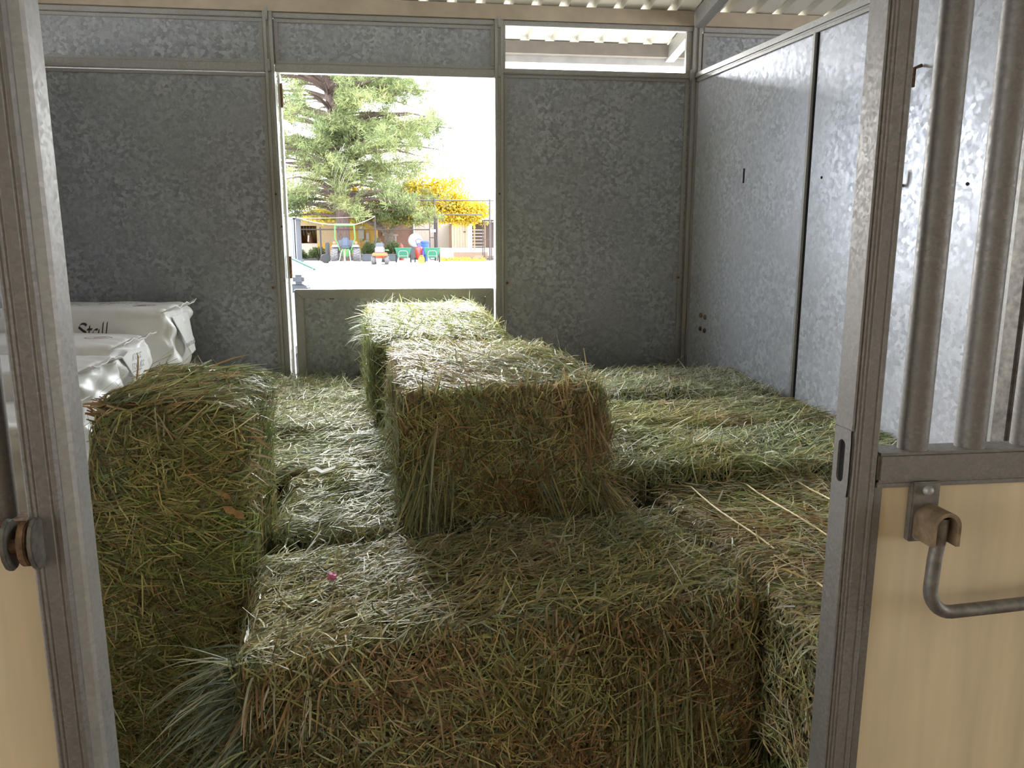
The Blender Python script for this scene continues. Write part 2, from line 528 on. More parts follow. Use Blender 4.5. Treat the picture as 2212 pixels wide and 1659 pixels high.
# rusty pivot on the left post
pv = MB().tube([(-0.604, -0.020, 1.112), (-0.560, -0.018, 1.112)], 0.011, 12)
pv = pv.build('pivot', M_RUST, wf, True)
for x, r, mt in ((-0.603, 0.040, M_DARKSTEEL), (-0.583, 0.034, M_RUST), (-0.566, 0.040, M_DARKSTEEL)):
    pts = [(x, -0.016 + r * 0.62 * math.cos(a), 1.112 + r * math.sin(a)) for a in [2 * math.pi * k / 14 for k in range(14)]]
    MB().prism(pts, (0.008 if mt is M_DARKSTEEL else 0.012, 0, 0)).build('washer', mt, wf, bevel=0.002)
# latch bracket on the right bay
lp = MB().box(0.826, 0.876, -0.004, 0.011, 1.040, 1.146).build('latch_bracket', M_DARKSTEEL, wf, bevel=0.002)
for x, z in ((0.852, 1.132), (0.842, 1.052)):
    MB().lathe([(0.009, 0), (0.009, -0.004), (0.006, -0.008), (0.002, -0.009)], (x, -0.004, z), 'y', 12).build('bolt', M_FRAME, lp, True)
def U(r, c=(0.857, 1.084)):
    a = [(c[0] - r, c[1] - 0.034)] + [(c[0] + r * math.cos(t), c[1] + r * math.sin(t)) for t in [math.pi - math.pi * k / 12 for k in range(13)]] + [(c[0] + r, c[1] - 0.034)]
    return a
outer, inner_ = U(0.025), U(0.018)
poly = [(x, -0.055, z) for x, z in outer] + [(x, -0.055, z) for x, z in reversed(inner_)]
n = len(outer)
mm = MB()
vs = [(x, -0.055, z) for x, z in outer] + [(x, -0.055, z) for x, z in inner_] + [(x, -0.003, z) for x, z in outer] + [(x, -0.003, z) for x, z in inner_]
fs = []
for i in range(n - 1):
    fs += [(i, i + 1, n + i + 1, n + i), (2 * n + i, 3 * n + i, 3 * n + i + 1, 2 * n + i + 1), (i, 2 * n + i, 2 * n + i + 1, i + 1), (n + i, n + i + 1, 3 * n + i + 1, 3 * n + i)]
fs += [(0, n, 3 * n, 2 * n), (n - 1, 3 * n - 1, 4 * n - 1, 2 * n - 1)]
mm.add(vs, fs).build('latch_hood', plain('brown_weathered_steel', (0.26, 0.19, 0.12), 0.6, 0.5, 0.4, 40), lp, True)
rp = [(0.860, -0.035, 1.094), (0.858, -0.036, 1.06), (0.853, -0.037, 1.02)]
for k in range(9):
    a = math.pi + (math.pi / 2) * k / 8
    rp.append((0.893 + 0.042 * math.cos(a), -0.038, 0.966 + 0.046 * math.sin(a) + 0.004))
rp += [(0.96, -0.036, 0.926), (1.10, -0.034, 0.932), (1.40, -0.032, 0.945)]
MB().tube(rp, 0.0115, 14).build('latch_handle', M_DARKSTEEL, lp, True)

# ------------------------------------------------------------------ roof over stall and aisle
roof = empty('ceiling', (0, 0, 0), 0, 'cream corrugated metal roof on purlins above the stall', 'roof', kind='structure')
SL = 0.15
def rz_(y): return 2.778 - SL * (y - D)
def roof_sheet_mesh(ya, yb, za, zb, name):
    prof = []
    for k in range(6):
        x = k * 0.15
        prof += [(x, 0), (x + 0.096, 0), (x + 0.108, 0.030), (x + 0.138, 0.030)]
    prof.append((0.905, 0.0))
    vs = [(x, ya, za + h) for x, h in prof] + [(x, yb, zb + h) for x, h in prof]
    n = len(prof)
    fs = [(i, i + 1, n + i + 1, n + i) for i in range(n - 1)]
    o = MB().add(vs, fs).build('roof_sheet', M_ROOF, roof)
    return o
RIDGE = -1.2
s1 = roof_sheet_mesh(4.90, RIDGE, rz_(4.90), rz_(RIDGE), 'roof_sheet')
s2 = roof_sheet_mesh(RIDGE, -7.0, rz_(RIDGE), rz_(RIDGE) - SL * 5.8, 'roof_sheet')
for i in range(24):  # sheets run on unseen past the stall, lengthened to cut the aisle light
    for s in (s1, s2):
        o = s if i == 0 else s.copy()
        if i: COL.objects.link(o)
        o.parent = roof
        o.location = (-10.86 + 0.9 * i, 0, 0.0008 * (i % 2))
def purlin(y, x0, x1, h=0.072, mat=M_PURLIN, dz=0.0):
    zt = rz_(y) - 0.003 + dz
    m = MB().prism([(x0, y - 0.03, zt - SL * -0.03 - 0.004), (x0, y - 0.03, zt - h), (x0, y + 0.03, zt - h), (x0, y + 0.03, zt - h + 0.014), (x0, y - 0.022, zt - h + 0.014), (x0, y - 0.022, zt - 0.012), (x0, y + 0.03, zt - 0.014), (x0, y + 0.03, zt - SL * 0.03 - 0.002)], (x1 - x0, 0, 0))
    return m.build('purlin', mat, roof)
purlin(4.35, -10.7, 1.535, 0.073)
purlin(4.35, 1.605, 10.6, 0.073)
purlin(4.80, -10.7, 10.6, 0.070, plain('grey_brown_eave_purlin', (0.20, 0.175, 0.15), 0.6, 0.2))
BX(-10.7, 10.6, 4.84, 4.86, 2.602, 2.655).build('fascia', plain('white_fascia', (0.45, 0.43, 0.40), 0.5), roof)
for y in (2.7, 1.0, -0.7):
    purlin(y, -10.7, 10.6, 0.09)
def rafter(x):
    MB().prism([(x, 4.83, rz_(4.83) - 0.004), (x, 4.83, rz_(4.83) - 0.085), (x, RIDGE, rz_(RIDGE) - 0.13), (x, RIDGE, rz_(RIDGE) - 0.004)], (0.055, 0, 0)).build('rafter', M_FRAME, roof)
rafter(1.54)
rafter(-2.0)
rafter(5.2)
# unseen wall across the aisle, added to hold back and warm the front light
wo = empty('added_aisle_wall', (0, -3.3, 0), 0, 'unseen cream wall across the aisle, added to shape the front light', 'wall', kind='structure')
for i in range(14):
    BX(-10.8 + 1.5 * i, -9.32 + 1.5 * i, -0.02, 0.02, 0.02, 2.35).build('cream_panel', M_CREAM, wo)
BX(-10.8, 10.2, -0.03, 0.03, 2.35, 2.42).build('rail', M_POST, wo)
for i in range(14):  # added to close the gap that let sky light over the wall
    BX(-10.8 + 1.5 * i, -9.32 + 1.5 * i, -0.02, 0.02, 2.42, 3.2).build('upper_panel', M_PANEL, wo)
for i in range(15):
    BX(-10.84 + 1.5 * i, -10.78 + 1.5 * i, -0.035, 0.035, 0.0, 3.0).build('post', M_POST, wo)

# ------------------------------------------------------------------ hay
PAL = dict(
    sage=(0.33, 0.38, 0.22), olive=(0.37, 0.38, 0.16), gold=(0.50, 0.43, 0.20), tan=(0.53, 0.43, 0.27), brown=(0.34, 0.22, 0.11),
    pale=(0.64, 0.65, 0.48), blue=(0.23, 0.29, 0.21), green=(0.27, 0.34, 0.11), white=(0.78, 0.77, 0.66), dark=(0.15, 0.14, 0.06), rust=(0.42, 0.25, 0.12))

def ribbons(P, Wd, col, taper):
    """P (N,K,3) centre lines, Wd (N,3) half width vectors -> vertex and face arrays"""
    N, K, _ = P.shape
    t = np.array(taper)[None, :, None]
    A = P + Wd[:, None, :] * t
    B = P - Wd[:, None, :] * t
    V = np.stack([A, B], 2).reshape(N * K * 2, 3)
    base = (np.arange(N) * K * 2)[:, None, None]
    k = np.arange(K - 1)[None, :, None] * 2
    F = base + k + np.array([0, 1, 3, 2])[None, None, :]
    C = np.repeat(col, K * 2, axis=0)
    return V, F.reshape(-1), C

def straw_object(name, parts, mat, parent):
    Vs, Fs, Cs, off = [], [], [], 0
    for V, F, C in parts:
        Vs.append(V); Fs.append(F + off); Cs.append(C); off += len(V)
    V = np.concatenate(Vs); F = np.concatenate(Fs); C = np.concatenate(Cs)
    nf = len(F) // 4
    o = np_mesh(name, V, F, np.arange(nf) * 4, np.full(nf, 4), mat, parent, C)
    return o

FACES = {'+z': ((0, 0, 1), (1, 0, 0), (0, 1, 0)), '-y': ((0, -1, 0), (1, 0, 0), (0, 0, 1)), '+x': ((1, 0, 0), (0, 1, 0), (0, 0, 1)),
         '-x': ((-1, 0, 0), (0, -1, 0), (0, 0, 1)), '+y': ((0, 1, 0), (-1, 0, 0), (0, 0, 1))}

def bale(label, center, size, rz=0, tilt=(0, 0), faces={}, pal={'sage': 3, 'olive': 3, 'gold': 2, 'tan': 1.5, 'pale': 1}, seed=1, r=0.042,
         amp=0.012, width=0.0020, group='hay bales in the stall', tufts=(), bulge=0.0, name='hay_bale', lump=5.0):
    rs = np.random.RandomState(seed)
    h = np.array(size) / 2.0
    root = empty(name, center, rz, label, 'hay bale', group)
    root.rotation_euler = (tilt[0], tilt[1], rz)
    def surf(q, off):
        inner = np.clip(q, -(h - r), h - r)
        d = norm(q - inner)
        n_ = wav(q, lump * 2.2, seed * 7 + 1) * amp + wav(q, lump * 7, seed * 7 + 2) * amp * 0.45
        b_ = bulge * (1 - (q[:, 2] / h[2]) ** 2)
        side = np.abs(d[:, 2]) < 0.7
        return inner + d * (r + n_ + b_ * side + off)[:, None], d
    # core
    V, F = [], []
    for fk in ('+z', '-y', '+x', '-x', '+y', '-z'):
        n, u, v = [np.array(a, float) for a in (FACES[fk] if fk in FACES else ((0, 0, -1), (1, 0, 0), (0, -1, 0)))]
        nu, nv = max(8, int(2 * abs(u @ h) / 0.035)), max(6, int(2 * abs(v @ h) / 0.035))
        a, b = np.meshgrid(np.linspace(-1, 1, nu + 1), np.linspace(-1, 1, nv + 1), indexing='ij')
        q = n * abs(n @ h) + a.reshape(-1, 1) * u * abs(u @ h) + b.reshape(-1, 1) * v * abs(v @ h)
        p, d = surf(q, np.full(len(q), -0.029))
        if fk == '-z':
            p[:, 2] = np.maximum(p[:, 2], -h[2])
        base = sum(len(x) for x in V)
        i, j = np.meshgrid(np.arange(nu), np.arange(nv), indexing='ij')
        k = (i * (nv + 1) + j).ravel() + base
        F.append(np.stack([k, k + nv + 1, k + nv + 2, k + 1], 1))
        V.append(p)
    V = np.concatenate(V); V[:, 2] = np.maximum(V[:, 2], -h[2]); F = np.concatenate(F)
    np_mesh('core', V, F.ravel(), np.arange(len(F)) * 4, np.full(len(F), 4), M_CORE, root, None, True)
    names = list(pal.keys())
    wts = np.array([pal[k] for k in names], float)
    cols = np.array([PAL[k] for k in names])
    parts = []
    def colour(q, n, pl=None):
        # clumps of related colour
        names = list((pl or pal).keys())
        wts = np.array([(pl or pal)[k] for k in names], float)
        cols = np.array([PAL[k] for k in names])
        sc = np.stack([np.log(wts[i]) + 1.1 * wav(q, 14, seed * 31 + i) + rs.gumbel(size=n) * 0.75 for i in range(len(names))], 1)
        c = cols[np.argmax(sc, 1)]
        return np.clip(c * rs.uniform(0.5, 1.55, (n, 1)) * rs.uniform(0.93, 1.07, (n, 3)), 0, 0.9)
    for fk, sp in faces.items():
        N, ang, spread, L0, L1, stick = sp[:6]
        N = int(N * 0.72)
        swirl = sp[6] if len(sp) > 6 else 0.5
        fpal = sp[7] if len(sp) > 7 else None
        n, u, v = [np.array(a, float) for a in FACES[fk]]
        a = rs.uniform(-1, 1, N); b = rs.uniform(-1, 1, N)
        q = n * abs(n @ h) + a[:, None] * u * abs(u @ h) + b[:, None] * v * abs(v @ h)
        th = math.radians(ang) + swirl * 1.4 * wav(q, 9, seed * 13 + 5) + rs.standard_t(3, size=N) * math.radians(spread * 0.85)
        d = np.cos(th)[:, None] * u + np.sin(th)[:, None] * v
        perp = -np.sin(th)[:, None] * u + np.cos(th)[:, None] * v
        L = rs.uniform(0, 1, N) ** 1.6 * (L1 - L0) * 0.9 + L0 * 0.9
        off = rs.uniform(-0.030, 0.013, N)
        bend = rs.normal(size=N) * 0.09 * L
        lift = np.abs(rs.normal(size=N)) * stick
        lift = np.where(rs.uniform(size=N) < 0.05, lift * 2.5, lift)
        K = 3
        P = np.zeros((N, K, 3))
        for k, (tt, bb) in enumerate(((-0.5, 0), (0.05, 1), (0.5, 0.15))):
            qq = q + d * (L * tt)[:, None] + perp * (bend * bb)[:, None]
            p, nn = surf(qq, off + lift * L * (0.0, 0.45, 0.9)[k])
            P[:, k] = p
        free = rs.uniform(size=N) < 0.14
        # stray stalks keep straight and stand off the face
        st = P[:, 0] + (d * L[:, None]) * 0.5 + n * (lift * L * 0.3)[:, None]
        en = P[:, 0] + (d * L[:, None]) + n * (lift * L * 0.9)[:, None] + perp * (bend)[:, None]
        P[free, 1] = st[free]; P[free, 2] = en[free]
        dd = norm(P[:, 2] - P[:, 0])
        wv = norm(np.cross(dd, n))
        ww = norm(np.cross(wv, dd))
        ro = rs.uniform(-0.9, 0.9, N)
        wd = (wv * np.cos(ro)[:, None] + ww * np.sin(ro)[:, None]) * (width * rs.uniform(0.45, 1.35, N))[:, None]
        parts.append(ribbons(P, wd, colour(q, N, fpal), (0.9, 1.0, 0.5)))
        # loose litter lying any which way over the face
        M = int(N * 0.10)
        a = rs.uniform(-0.97, 0.97, M); b = rs.uniform(-0.97, 0.97, M)
        q = n * abs(n @ h) + a[:, None] * u * abs(u @ h) + b[:, None] * v * abs(v @ h)
        th = math.radians(ang) + rs.normal(size=M) * 1.0
        d = np.cos(th)[:, None] * u + np.sin(th)[:, None] * v
        perp = -np.sin(th)[:, None] * u + np.cos(th)[:, None] * v
        L = rs.uniform(0.03, 0.10, M)
        P = np.zeros((M, 3, 3))
        bnd = rs.normal(size=M) * 0.05 * L
        up_ = np.abs(rs.normal(size=M)) * 0.12 * L
        for k, (tt, bb) in enumerate(((-0.5, 0), (0.0, 1), (0.5, 0))):
            P[:, k] = surf(q + d * (L * tt)[:, None] + perp * (bnd * bb)[:, None], 0.010 + up_ * k)[0]
        wv = norm(np.cross(norm(P[:, 2] - P[:, 0]), n))
        cc = colour(q, M, fpal) * rs.uniform(1.0, 1.5, (M, 1))
        parts.append(ribbons(P, wv * (width * rs.uniform(0.35, 0.95, M))[:, None], np.clip(cc, 0, .9), (0.9, 1.0, 0.7)))
    for tf in tufts:
        # tuft: origin box (local), mean direction, count, lengths, spread, droop, colours, width factor
        o0, sz, dirv, N, L0, L1, spread, droop, cn, wf_ = tf
        N = int(N * 0.75)
        o = np.array(o0) + rs.uniform(-1, 1, (N, 3)) * np.array(sz)
        d = norm(norm(np.array([dirv] * N, float)) + rs.normal(size=(N, 3)) * spread)
        L = rs.uniform(L0, L1, N)
        P = np.zeros((N, 4, 3))
        side = rs.normal(size=(N, 3)) * 0.10
        for k, tt in enumerate((0, 0.35, 0.7, 1.0)):
            P[:, k] = o + d * (L * tt)[:, None] + side * (L * tt * tt)[:, None]
            P[:, k, 2] -= droop * L * tt * tt
        wv = norm(np.cross(d, rs.normal(size=(N, 3))))
        cc = np.array([PAL[c] for c in cn])[rs.randint(len(cn), size=N)] * rs.uniform(0.7, 1.2, (N, 1))
        parts.append(ribbons(P, wv * (width * wf_ * rs.uniform(0.6, 1.3, N))[:, None], cc, (1, 1, 0.8, 0.25)))
    if parts:
        o = straw_object('straw', parts, M_STRAW, root)
        o['kind'] = 'stuff'
    return root

MIX_A = {'olive': 3, 'gold': 2.6, 'tan': 2.2, 'sage': 2, 'brown': 1.6, 'pale': 1.2, 'green': 0.7, 'dark': 0.6, 'blue': 0.5}
MIX_G = {'sage': 3, 'olive': 2.6, 'pale': 2.4, 'gold': 1.5, 'tan': 1.2, 'white': 0.8, 'green': 1.2}
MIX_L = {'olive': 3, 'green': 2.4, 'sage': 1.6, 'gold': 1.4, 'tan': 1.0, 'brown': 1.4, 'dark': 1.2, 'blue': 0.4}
MIX_B = {'gold': 2.4, 'tan': 3, 'pale': 2.0, 'olive': 2, 'sage': 1.2, 'rust': 1.0, 'green': 0.6}

TOP_A = {'gold': 3, 'olive': 3, 'pale': 2.2, 'tan': 2, 'sage': 2, 'green': .6}  # paler straw mix, lightening the top by colour
FRONT_A = {'brown': 3, 'tan': 1.6, 'olive': 1.8, 'dark': 2.4, 'gold': 0.9, 'sage': 1.0, 'blue': 0.6}  # browner straw, with the front's shade put into its dark share
FRONT_E = {'brown': 1.8, 'tan': 1.8, 'olive': 2.2, 'dark': 1.4, 'gold': 1.6, 'sage': 1.8, 'blue': 0.6}  # end face of E: its shade is mixed into the straw colours
# front bale, lying across the opening
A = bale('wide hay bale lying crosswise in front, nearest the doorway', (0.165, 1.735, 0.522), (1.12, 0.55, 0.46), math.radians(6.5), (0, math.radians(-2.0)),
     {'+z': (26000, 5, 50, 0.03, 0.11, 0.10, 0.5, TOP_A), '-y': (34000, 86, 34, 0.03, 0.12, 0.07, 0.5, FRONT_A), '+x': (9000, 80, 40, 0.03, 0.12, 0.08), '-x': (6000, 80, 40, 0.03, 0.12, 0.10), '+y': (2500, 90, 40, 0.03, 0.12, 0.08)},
     MIX_A, 3, tufts=[
        ((-0.54, -0.20, 0.15), (0.03, 0.07, 0.06), (-1, -0.25, 0.12), 300, 0.06, 0.20, 0.30, 0.35, ('blue', 'sage', 'blue', 'pale'), 0.9),
        ((-0.54, -0.22, -0.02), (0.03, 0.06, 0.10), (-1, -0.35, -0.35), 360, 0.05, 0.17, 0.34, 0.35, ('blue', 'sage', 'blue', 'olive'), 0.9),
        ((-0.46, -0.24, 0.19), (0.08, 0.04, 0.03), (-0.35, -1, -0.2), 110, 0.05, 0.12, 0.30, 0.5, ('tan', 'pale', 'rust', 'tan'), 1.2),
        ((0.1, -0.27, 0.18), (0.45, 0.02, 0.04), (0.0, -0.5, -1.0), 200, 0.05, 0.12, 0.6, 0.3, ('tan', 'gold', 'olive', 'brown'), 1.2),
        ((0.0, 0.0, 0.23), (0.5, 0.24, 0.01), (0.2, 0, 0.35), 500, 0.05, 0.12, 0.8, 0.5, ('gold', 'pale', 'olive', 'tan'), 1.2),
        ((-0.09, -0.285, -0.04), (0.02, 0.008, 0.04), (0.06, -0.08, -1), 150, 0.15, 0.34, 0.07, 0.0, ('tan', 'sage', 'brown'), 1.0),
        ((0.34, -0.28, 0.04), (0.10, 0.012, 0.06), (-0.05, -0.06, -1), 170, 0.12, 0.32, 0.13, 0.0, ('olive', 'gold', 'sage', 'brown'), 1.0)])
# right bale with three strings
B = bale('hay bale with three pale strings along its top beside the right door post', (1.05, 1.80, 0.575), (1.0, 0.56, 0.40), math.radians(94), (0, 0),
     {'+z': (15000, 90, 16, 0.03, 0.12, 0.07, 0.25), '+y': (11000, 80, 35, 0.03, 0.10, 0.10), '-x': (12000, 85, 35, 0.03, 0.10, 0.10), '+x': (3000, 80, 40, 0.03, 0.10, 0.08)},
     MIX_B, 5, tufts=[((0.0, 0.262, 0.18), (0.45, 0.02, 0.03), (0, 1, 0.3), 600, 0.02, 0.06, 0.7, 0.5, ('pale', 'tan', 'white', 'gold'), 1.1),
                      ((-0.47, 0.0, 0.17), (0.02, 0.26, 0.03), (-1, 0, -0.1), 500, 0.03, 0.09, 0.7, 0.5, ('pale', 'tan', 'rust', 'gold'), 1.1),
                      ((0, 0, 0.2), (0.45, 0.26, 0.01), (0, 1, 0.3), 260, 0.04, 0.09, 0.6, 0.4, ('pale', 'white', 'tan'), 1.1)])
M_TWINE = plain('pale_baling_twine', (0.85, 0.72, 0.42), 0.6, 0, 0.1, 60)
for y in (0.195, 0.01, -0.165):
    pts = [(-0.505, y, 0.0), (-0.503, y, 0.13), (-0.49, y, 0.192), (-0.45, y, 0.214)] + [(x, y + 0.004 * math.sin(9 * x), 0.2195 + 0.003 * math.sin(13 * x + y * 40)) for x in np.linspace(-0.4, 0.4, 12)] + [(0.46, y, 0.207), (0.50, y, 0.19)]
    MB().tube(pts, 0.0026, 6).build('twine', M_TWINE, B, True)
# right middle pair and the far one
C2 = bale('loose green hay bale behind the stringed bale on the right', (1.12, 2.50, 0.62), (1.10, 0.47, 0.44), math.radians(-1.5), (math.radians(1), 0),
     {'+z': (15000, 10, 42, 0.03, 0.13, 0.12), '-y': (7000, 60, 40, 0.04, 0.14, 0.12), '-x': (7000, 80, 40, 0.05, 0.16, 0.12)},
     {'sage': 3, 'olive': 3, 'green': 2, 'pale': 2, 'gold': 1.4, 'tan': 1, 'white': .5, 'dark': .5}, 7, amp=0.016,
     tufts=[((-0.5, -0.1, 0.12), (0.05, 0.15, 0.08), (-0.8, -0.3, -0.3), 450, 0.06, 0.2, 0.4, 0.5, ('sage', 'blue', 'green', 'pale'), 1.0),
            ((0, 0, 0.215), (0.5, 0.22, 0.01), (0.6, -0.3, 0.4), 420, 0.05, 0.14, 0.6, 0.6, ('pale', 'sage', 'olive', 'white'), 1.0)])
C1 = bale('flat hay bale against the bright partition, third from the right door post', (1.105, 2.955, 0.635), (1.06, 0.46, 0.44), math.radians(-1), (0, 0),
     {'+z': (14000, 4, 26, 0.03, 0.13, 0.09), '-y': (3000, 20, 40, 0.04, 0.12, 0.1), '-x': (4000, 80, 40, 0.04, 0.12, 0.1)},
     {'olive': 3, 'sage': 2.4, 'gold': 2, 'pale': 1.6, 'tan': 1.4, 'brown': .6, 'green': 1}, 8,
     tufts=[((0, 0, 0.215), (0.5, 0.22, 0.01), (0.6, -0.3, 0.4), 260, 0.05, 0.14, 0.6, 0.6, ('pale', 'gold', 'olive', 'white'), 1.0)])
Dd = bale('pale fluffy hay bale in the far right corner of the stall', (1.055, 3.50, 0.665), (1.10, 0.62, 0.44), math.radians(-1.5), (math.radians(-0.5), 0),
     {'+z': (15000, 30, 60, 0.03, 0.08, 0.16), '-y': (9000, 75, 45, 0.03, 0.08, 0.12), '+x': (2500, 80, 40, 0.03, 0.1, 0.1), '-x': (2500, 80, 40, 0.03, 0.1, 0.1)},
     {'pale': 3, 'sage': 3, 'white': 1.5, 'olive': 1.4, 'tan': 1.2, 'green': 0.6}, 9, amp=0.014,
     tufts=[((0, 0, 0.215), (0.5, 0.29, 0.01), (0.2, -0.1, 0.7), 700, 0.02, 0.05, 0.8, 0.3, ('pale', 'sage', 'white', 'olive'), 0.9)])
Dk = bale('hay bale against the steel wall in the far right corner', (1.03, 4.05, 0.60), (1.0, 0.46, 0.42), 0, (0, 0),
     {'+z': (5000, 10, 50, 0.03, 0.12, 0.2)}, MIX_G, 10)
# left row under the top bales
G1 = bale('hay bale between the upright bale and the raised pair, nearest of its row', (0.10, 2.29, 0.56), (1.06, 0.53, 0.41), math.radians(2), (0, 0),
     {'+z': (13000, 4, 32, 0.03, 0.12, 0.10), '-y': (6000, 60, 45, 0.03, 0.12, 0.12), '-x': (3000, 60, 45, 0.03, 0.12, 0.1), '+x': (3000, 60, 45, 0.03, 0.12, 0.1)}, MIX_G, 11, amp=0.018,
     tufts=[((-0.25, -0.25, 0.16), (0.25, 0.03, 0.03), (0, -0.6, 0.3), 500, 0.05, 0.13, 0.6, 0.6, ('sage', 'pale', 'olive', 'green'), 1.0)])
G2 = bale('hay bale left of the raised pair, second of its row from the doorway', (-0.14, 2.81, 0.575), (1.12, 0.53, 0.41), math.radians(1), (0, 0),
     {'+z': (13000, 2, 26, 0.03, 0.13, 0.09), '-y': (3000, 50, 45, 0.03, 0.12, 0.1), '-x': (3000, 60, 45, 0.03, 0.12, 0.1), '+x': (3000, 60, 45, 0.03, 0.12, 0.1)}, MIX_G, 12, amp=0.016)
G3 = bale('sunlit hay bale left of the raised pair, third of its row from the doorway', (-0.30, 3.335, 0.59), (1.14, 0.54, 0.41), math.radians(-1), (0, 0),
     {'+z': (13000, 4, 48, 0.03, 0.11, 0.12), '-x': (3000, 60, 45, 0.03, 0.12, 0.1)}, MIX_G, 13,
     tufts=[((-0.3, 0, 0.2), (0.25, 0.25, 0.01), (0.2, -0.1, 0.6), 500, 0.04, 0.12, 0.6, 0.4, ('sage', 'pale', 'olive', 'white'), 0.9)])
G4 = bale('sunlit hay bale below the lower stable door, farthest of the left row', (-0.35, 3.90, 0.60), (1.14, 0.60, 0.41), math.radians(0), (0, 0),
     {'+z': (12000, 10, 55, 0.03, 0.11, 0.14), '-x': (3000, 60, 45, 0.03, 0.12, 0.1)}, MIX_G, 14,
     tufts=[((-0.3, 0.1, 0.2), (0.26, 0.2, 0.01), (0.1, 0, 1), 500, 0.04, 0.12, 0.5, 0.3, ('sage', 'green', 'olive', 'pale'), 0.9)])
# raised pair
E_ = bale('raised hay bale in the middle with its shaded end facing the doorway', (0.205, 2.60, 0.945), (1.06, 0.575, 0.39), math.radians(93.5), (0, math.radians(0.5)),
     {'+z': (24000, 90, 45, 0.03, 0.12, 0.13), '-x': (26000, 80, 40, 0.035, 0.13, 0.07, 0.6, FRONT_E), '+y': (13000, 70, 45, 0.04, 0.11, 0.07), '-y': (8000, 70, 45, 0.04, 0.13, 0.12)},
     {'tan': 2.2, 'gold': 2, 'olive': 2.2, 'sage': 2, 'pale': 2, 'white': .6, 'brown': .8, 'green': .8}, 21, amp=0.014, bulge=0.01,
     tufts=[((-0.54, 0.20, 0.02), (0.015, 0.055, 0.10), (-0.10, 0.16, -1), 380, 0.12, 0.30, 0.13, 0.0, ('sage', 'olive', 'sage', 'gold', 'pale'), 0.95),
            ((-0.53, -0.16, -0.02), (0.02, 0.10, 0.04), (-0.25, -0.35, -1), 360, 0.10, 0.22, 0.25, 0.0, ('sage', 'blue', 'olive', 'gold'), 0.95),
            ((-0.54, -0.22, 0.12), (0.015, 0.05, 0.06), (-0.1, -0.1, -1), 320, 0.08, 0.20, 0.18, 0.0, ('tan', 'brown', 'gold', 'rust'), 1.0),
            ((-0.53, -0.26, -0.10), (0.02, 0.03, 0.05), (-0.6, -0.7, -0.1), 100, 0.08, 0.18, 0.45, 0.6, ('gold', 'tan', 'rust'), 1.0),
            ((0, 0, 0.19), (0.5, 0.27, 0.01), (-0.1, -0.5, 0.5), 600, 0.04, 0.11, 0.6, 0.5, ('pale', 'white', 'gold', 'olive'), 1.0),
            ((0.0, -0.27, 0.17), (0.5, 0.02, 0.03), (0, -1, 0.5), 420, 0.03, 0.09, 0.5, 0.5, ('pale', 'olive', 'tan'), 0.9),
            ((0.0, 0.275, 0.0), (0.5, 0.02, 0.15), (0, 0.5, -0.7), 260, 0.05, 0.13, 0.5, 0.4, ('sage', 'pale', 'olive'), 0.9)])
M_PINK = plain('pink_baling_twine', (0.55, 0.16, 0.20), 0.6, 0, 0.1, 60)
MB().tube([(-0.552, 0.005, 0.06), (-0.556, 0.003, 0.0), (-0.553, 0.005, -0.08), (-0.555, 0.004, -0.12)], 0.0018, 6).build('twine', M_PINK, E_, True)
F_ = bale('raised hay bale behind the middle one, below the window opening', (0.055, 3.66, 0.975), (1.04, 0.57, 0.40), math.radians(95), (0, math.radians(-3.6)),
     {'+z': (17000, 90, 55, 0.03, 0.11, 0.14), '-x': (5000, 80, 40, 0.04, 0.12, 0.1), '+y': (10000, 70, 45, 0.04, 0.13, 0.12), '-y': (6000, 70, 45, 0.04, 0.13, 0.12), '+x': (2500, 70, 45, 0.04, 0.13, 0.12)},
     {'pale': 0.8, 'olive': 3.2, 'sage': 2.2, 'gold': 1.8, 'green': 2.2, 'tan': .6}, 22, amp=0.016,
     tufts=[((0.25, 0.275, 0.12), (0.2, 0.02, 0.06), (0, 1, 0.15), 150, 0.04, 0.13, 0.4, 0.3, ('sage', 'blue', 'pale'), 0.9),
            ((0, 0, 0.2), (0.5, 0.28, 0.01), (0, 0, 1), 420, 0.04, 0.12, 0.6, 0.3, ('pale', 'olive', 'green', 'gold'), 0.9),
            ((0.0, -0.275, 0.17), (0.5, 0.02, 0.03), (0, -1, 0.6), 150, 0.03, 0.10, 0.4, 0.5, ('pale', 'olive', 'sage'), 0.9)])
# upright bale
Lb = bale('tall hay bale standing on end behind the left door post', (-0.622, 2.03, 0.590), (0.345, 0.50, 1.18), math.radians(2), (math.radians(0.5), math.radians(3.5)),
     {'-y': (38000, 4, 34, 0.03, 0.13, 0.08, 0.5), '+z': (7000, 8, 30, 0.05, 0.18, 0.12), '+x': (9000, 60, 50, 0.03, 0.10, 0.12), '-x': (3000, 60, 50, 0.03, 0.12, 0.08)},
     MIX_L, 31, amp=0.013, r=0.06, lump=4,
     tufts=[((-0.07, -0.20, 0.575), (0.11, 0.05, 0.015), (1, 0.1, 0.02), 420, 0.08, 0.18, 0.22, 0.3, ('rust', 'tan', 'brown', 'rust'), 1.1),
            ((-0.05, 0.0, 0.585), (0.13, 0.2, 0.01), (0.8, 0.1, 0.12), 420, 0.06, 0.15, 0.4, 0.4, ('rust', 'tan', 'brown'), 1.0),
            ((0.18, -0.2, 0.45), (0.01, 0.04, 0.12), (1, -0.3, 0), 100, 0.02, 0.06, 0.5, 0.2, ('brown', 'olive', 'tan'), 1.0)])
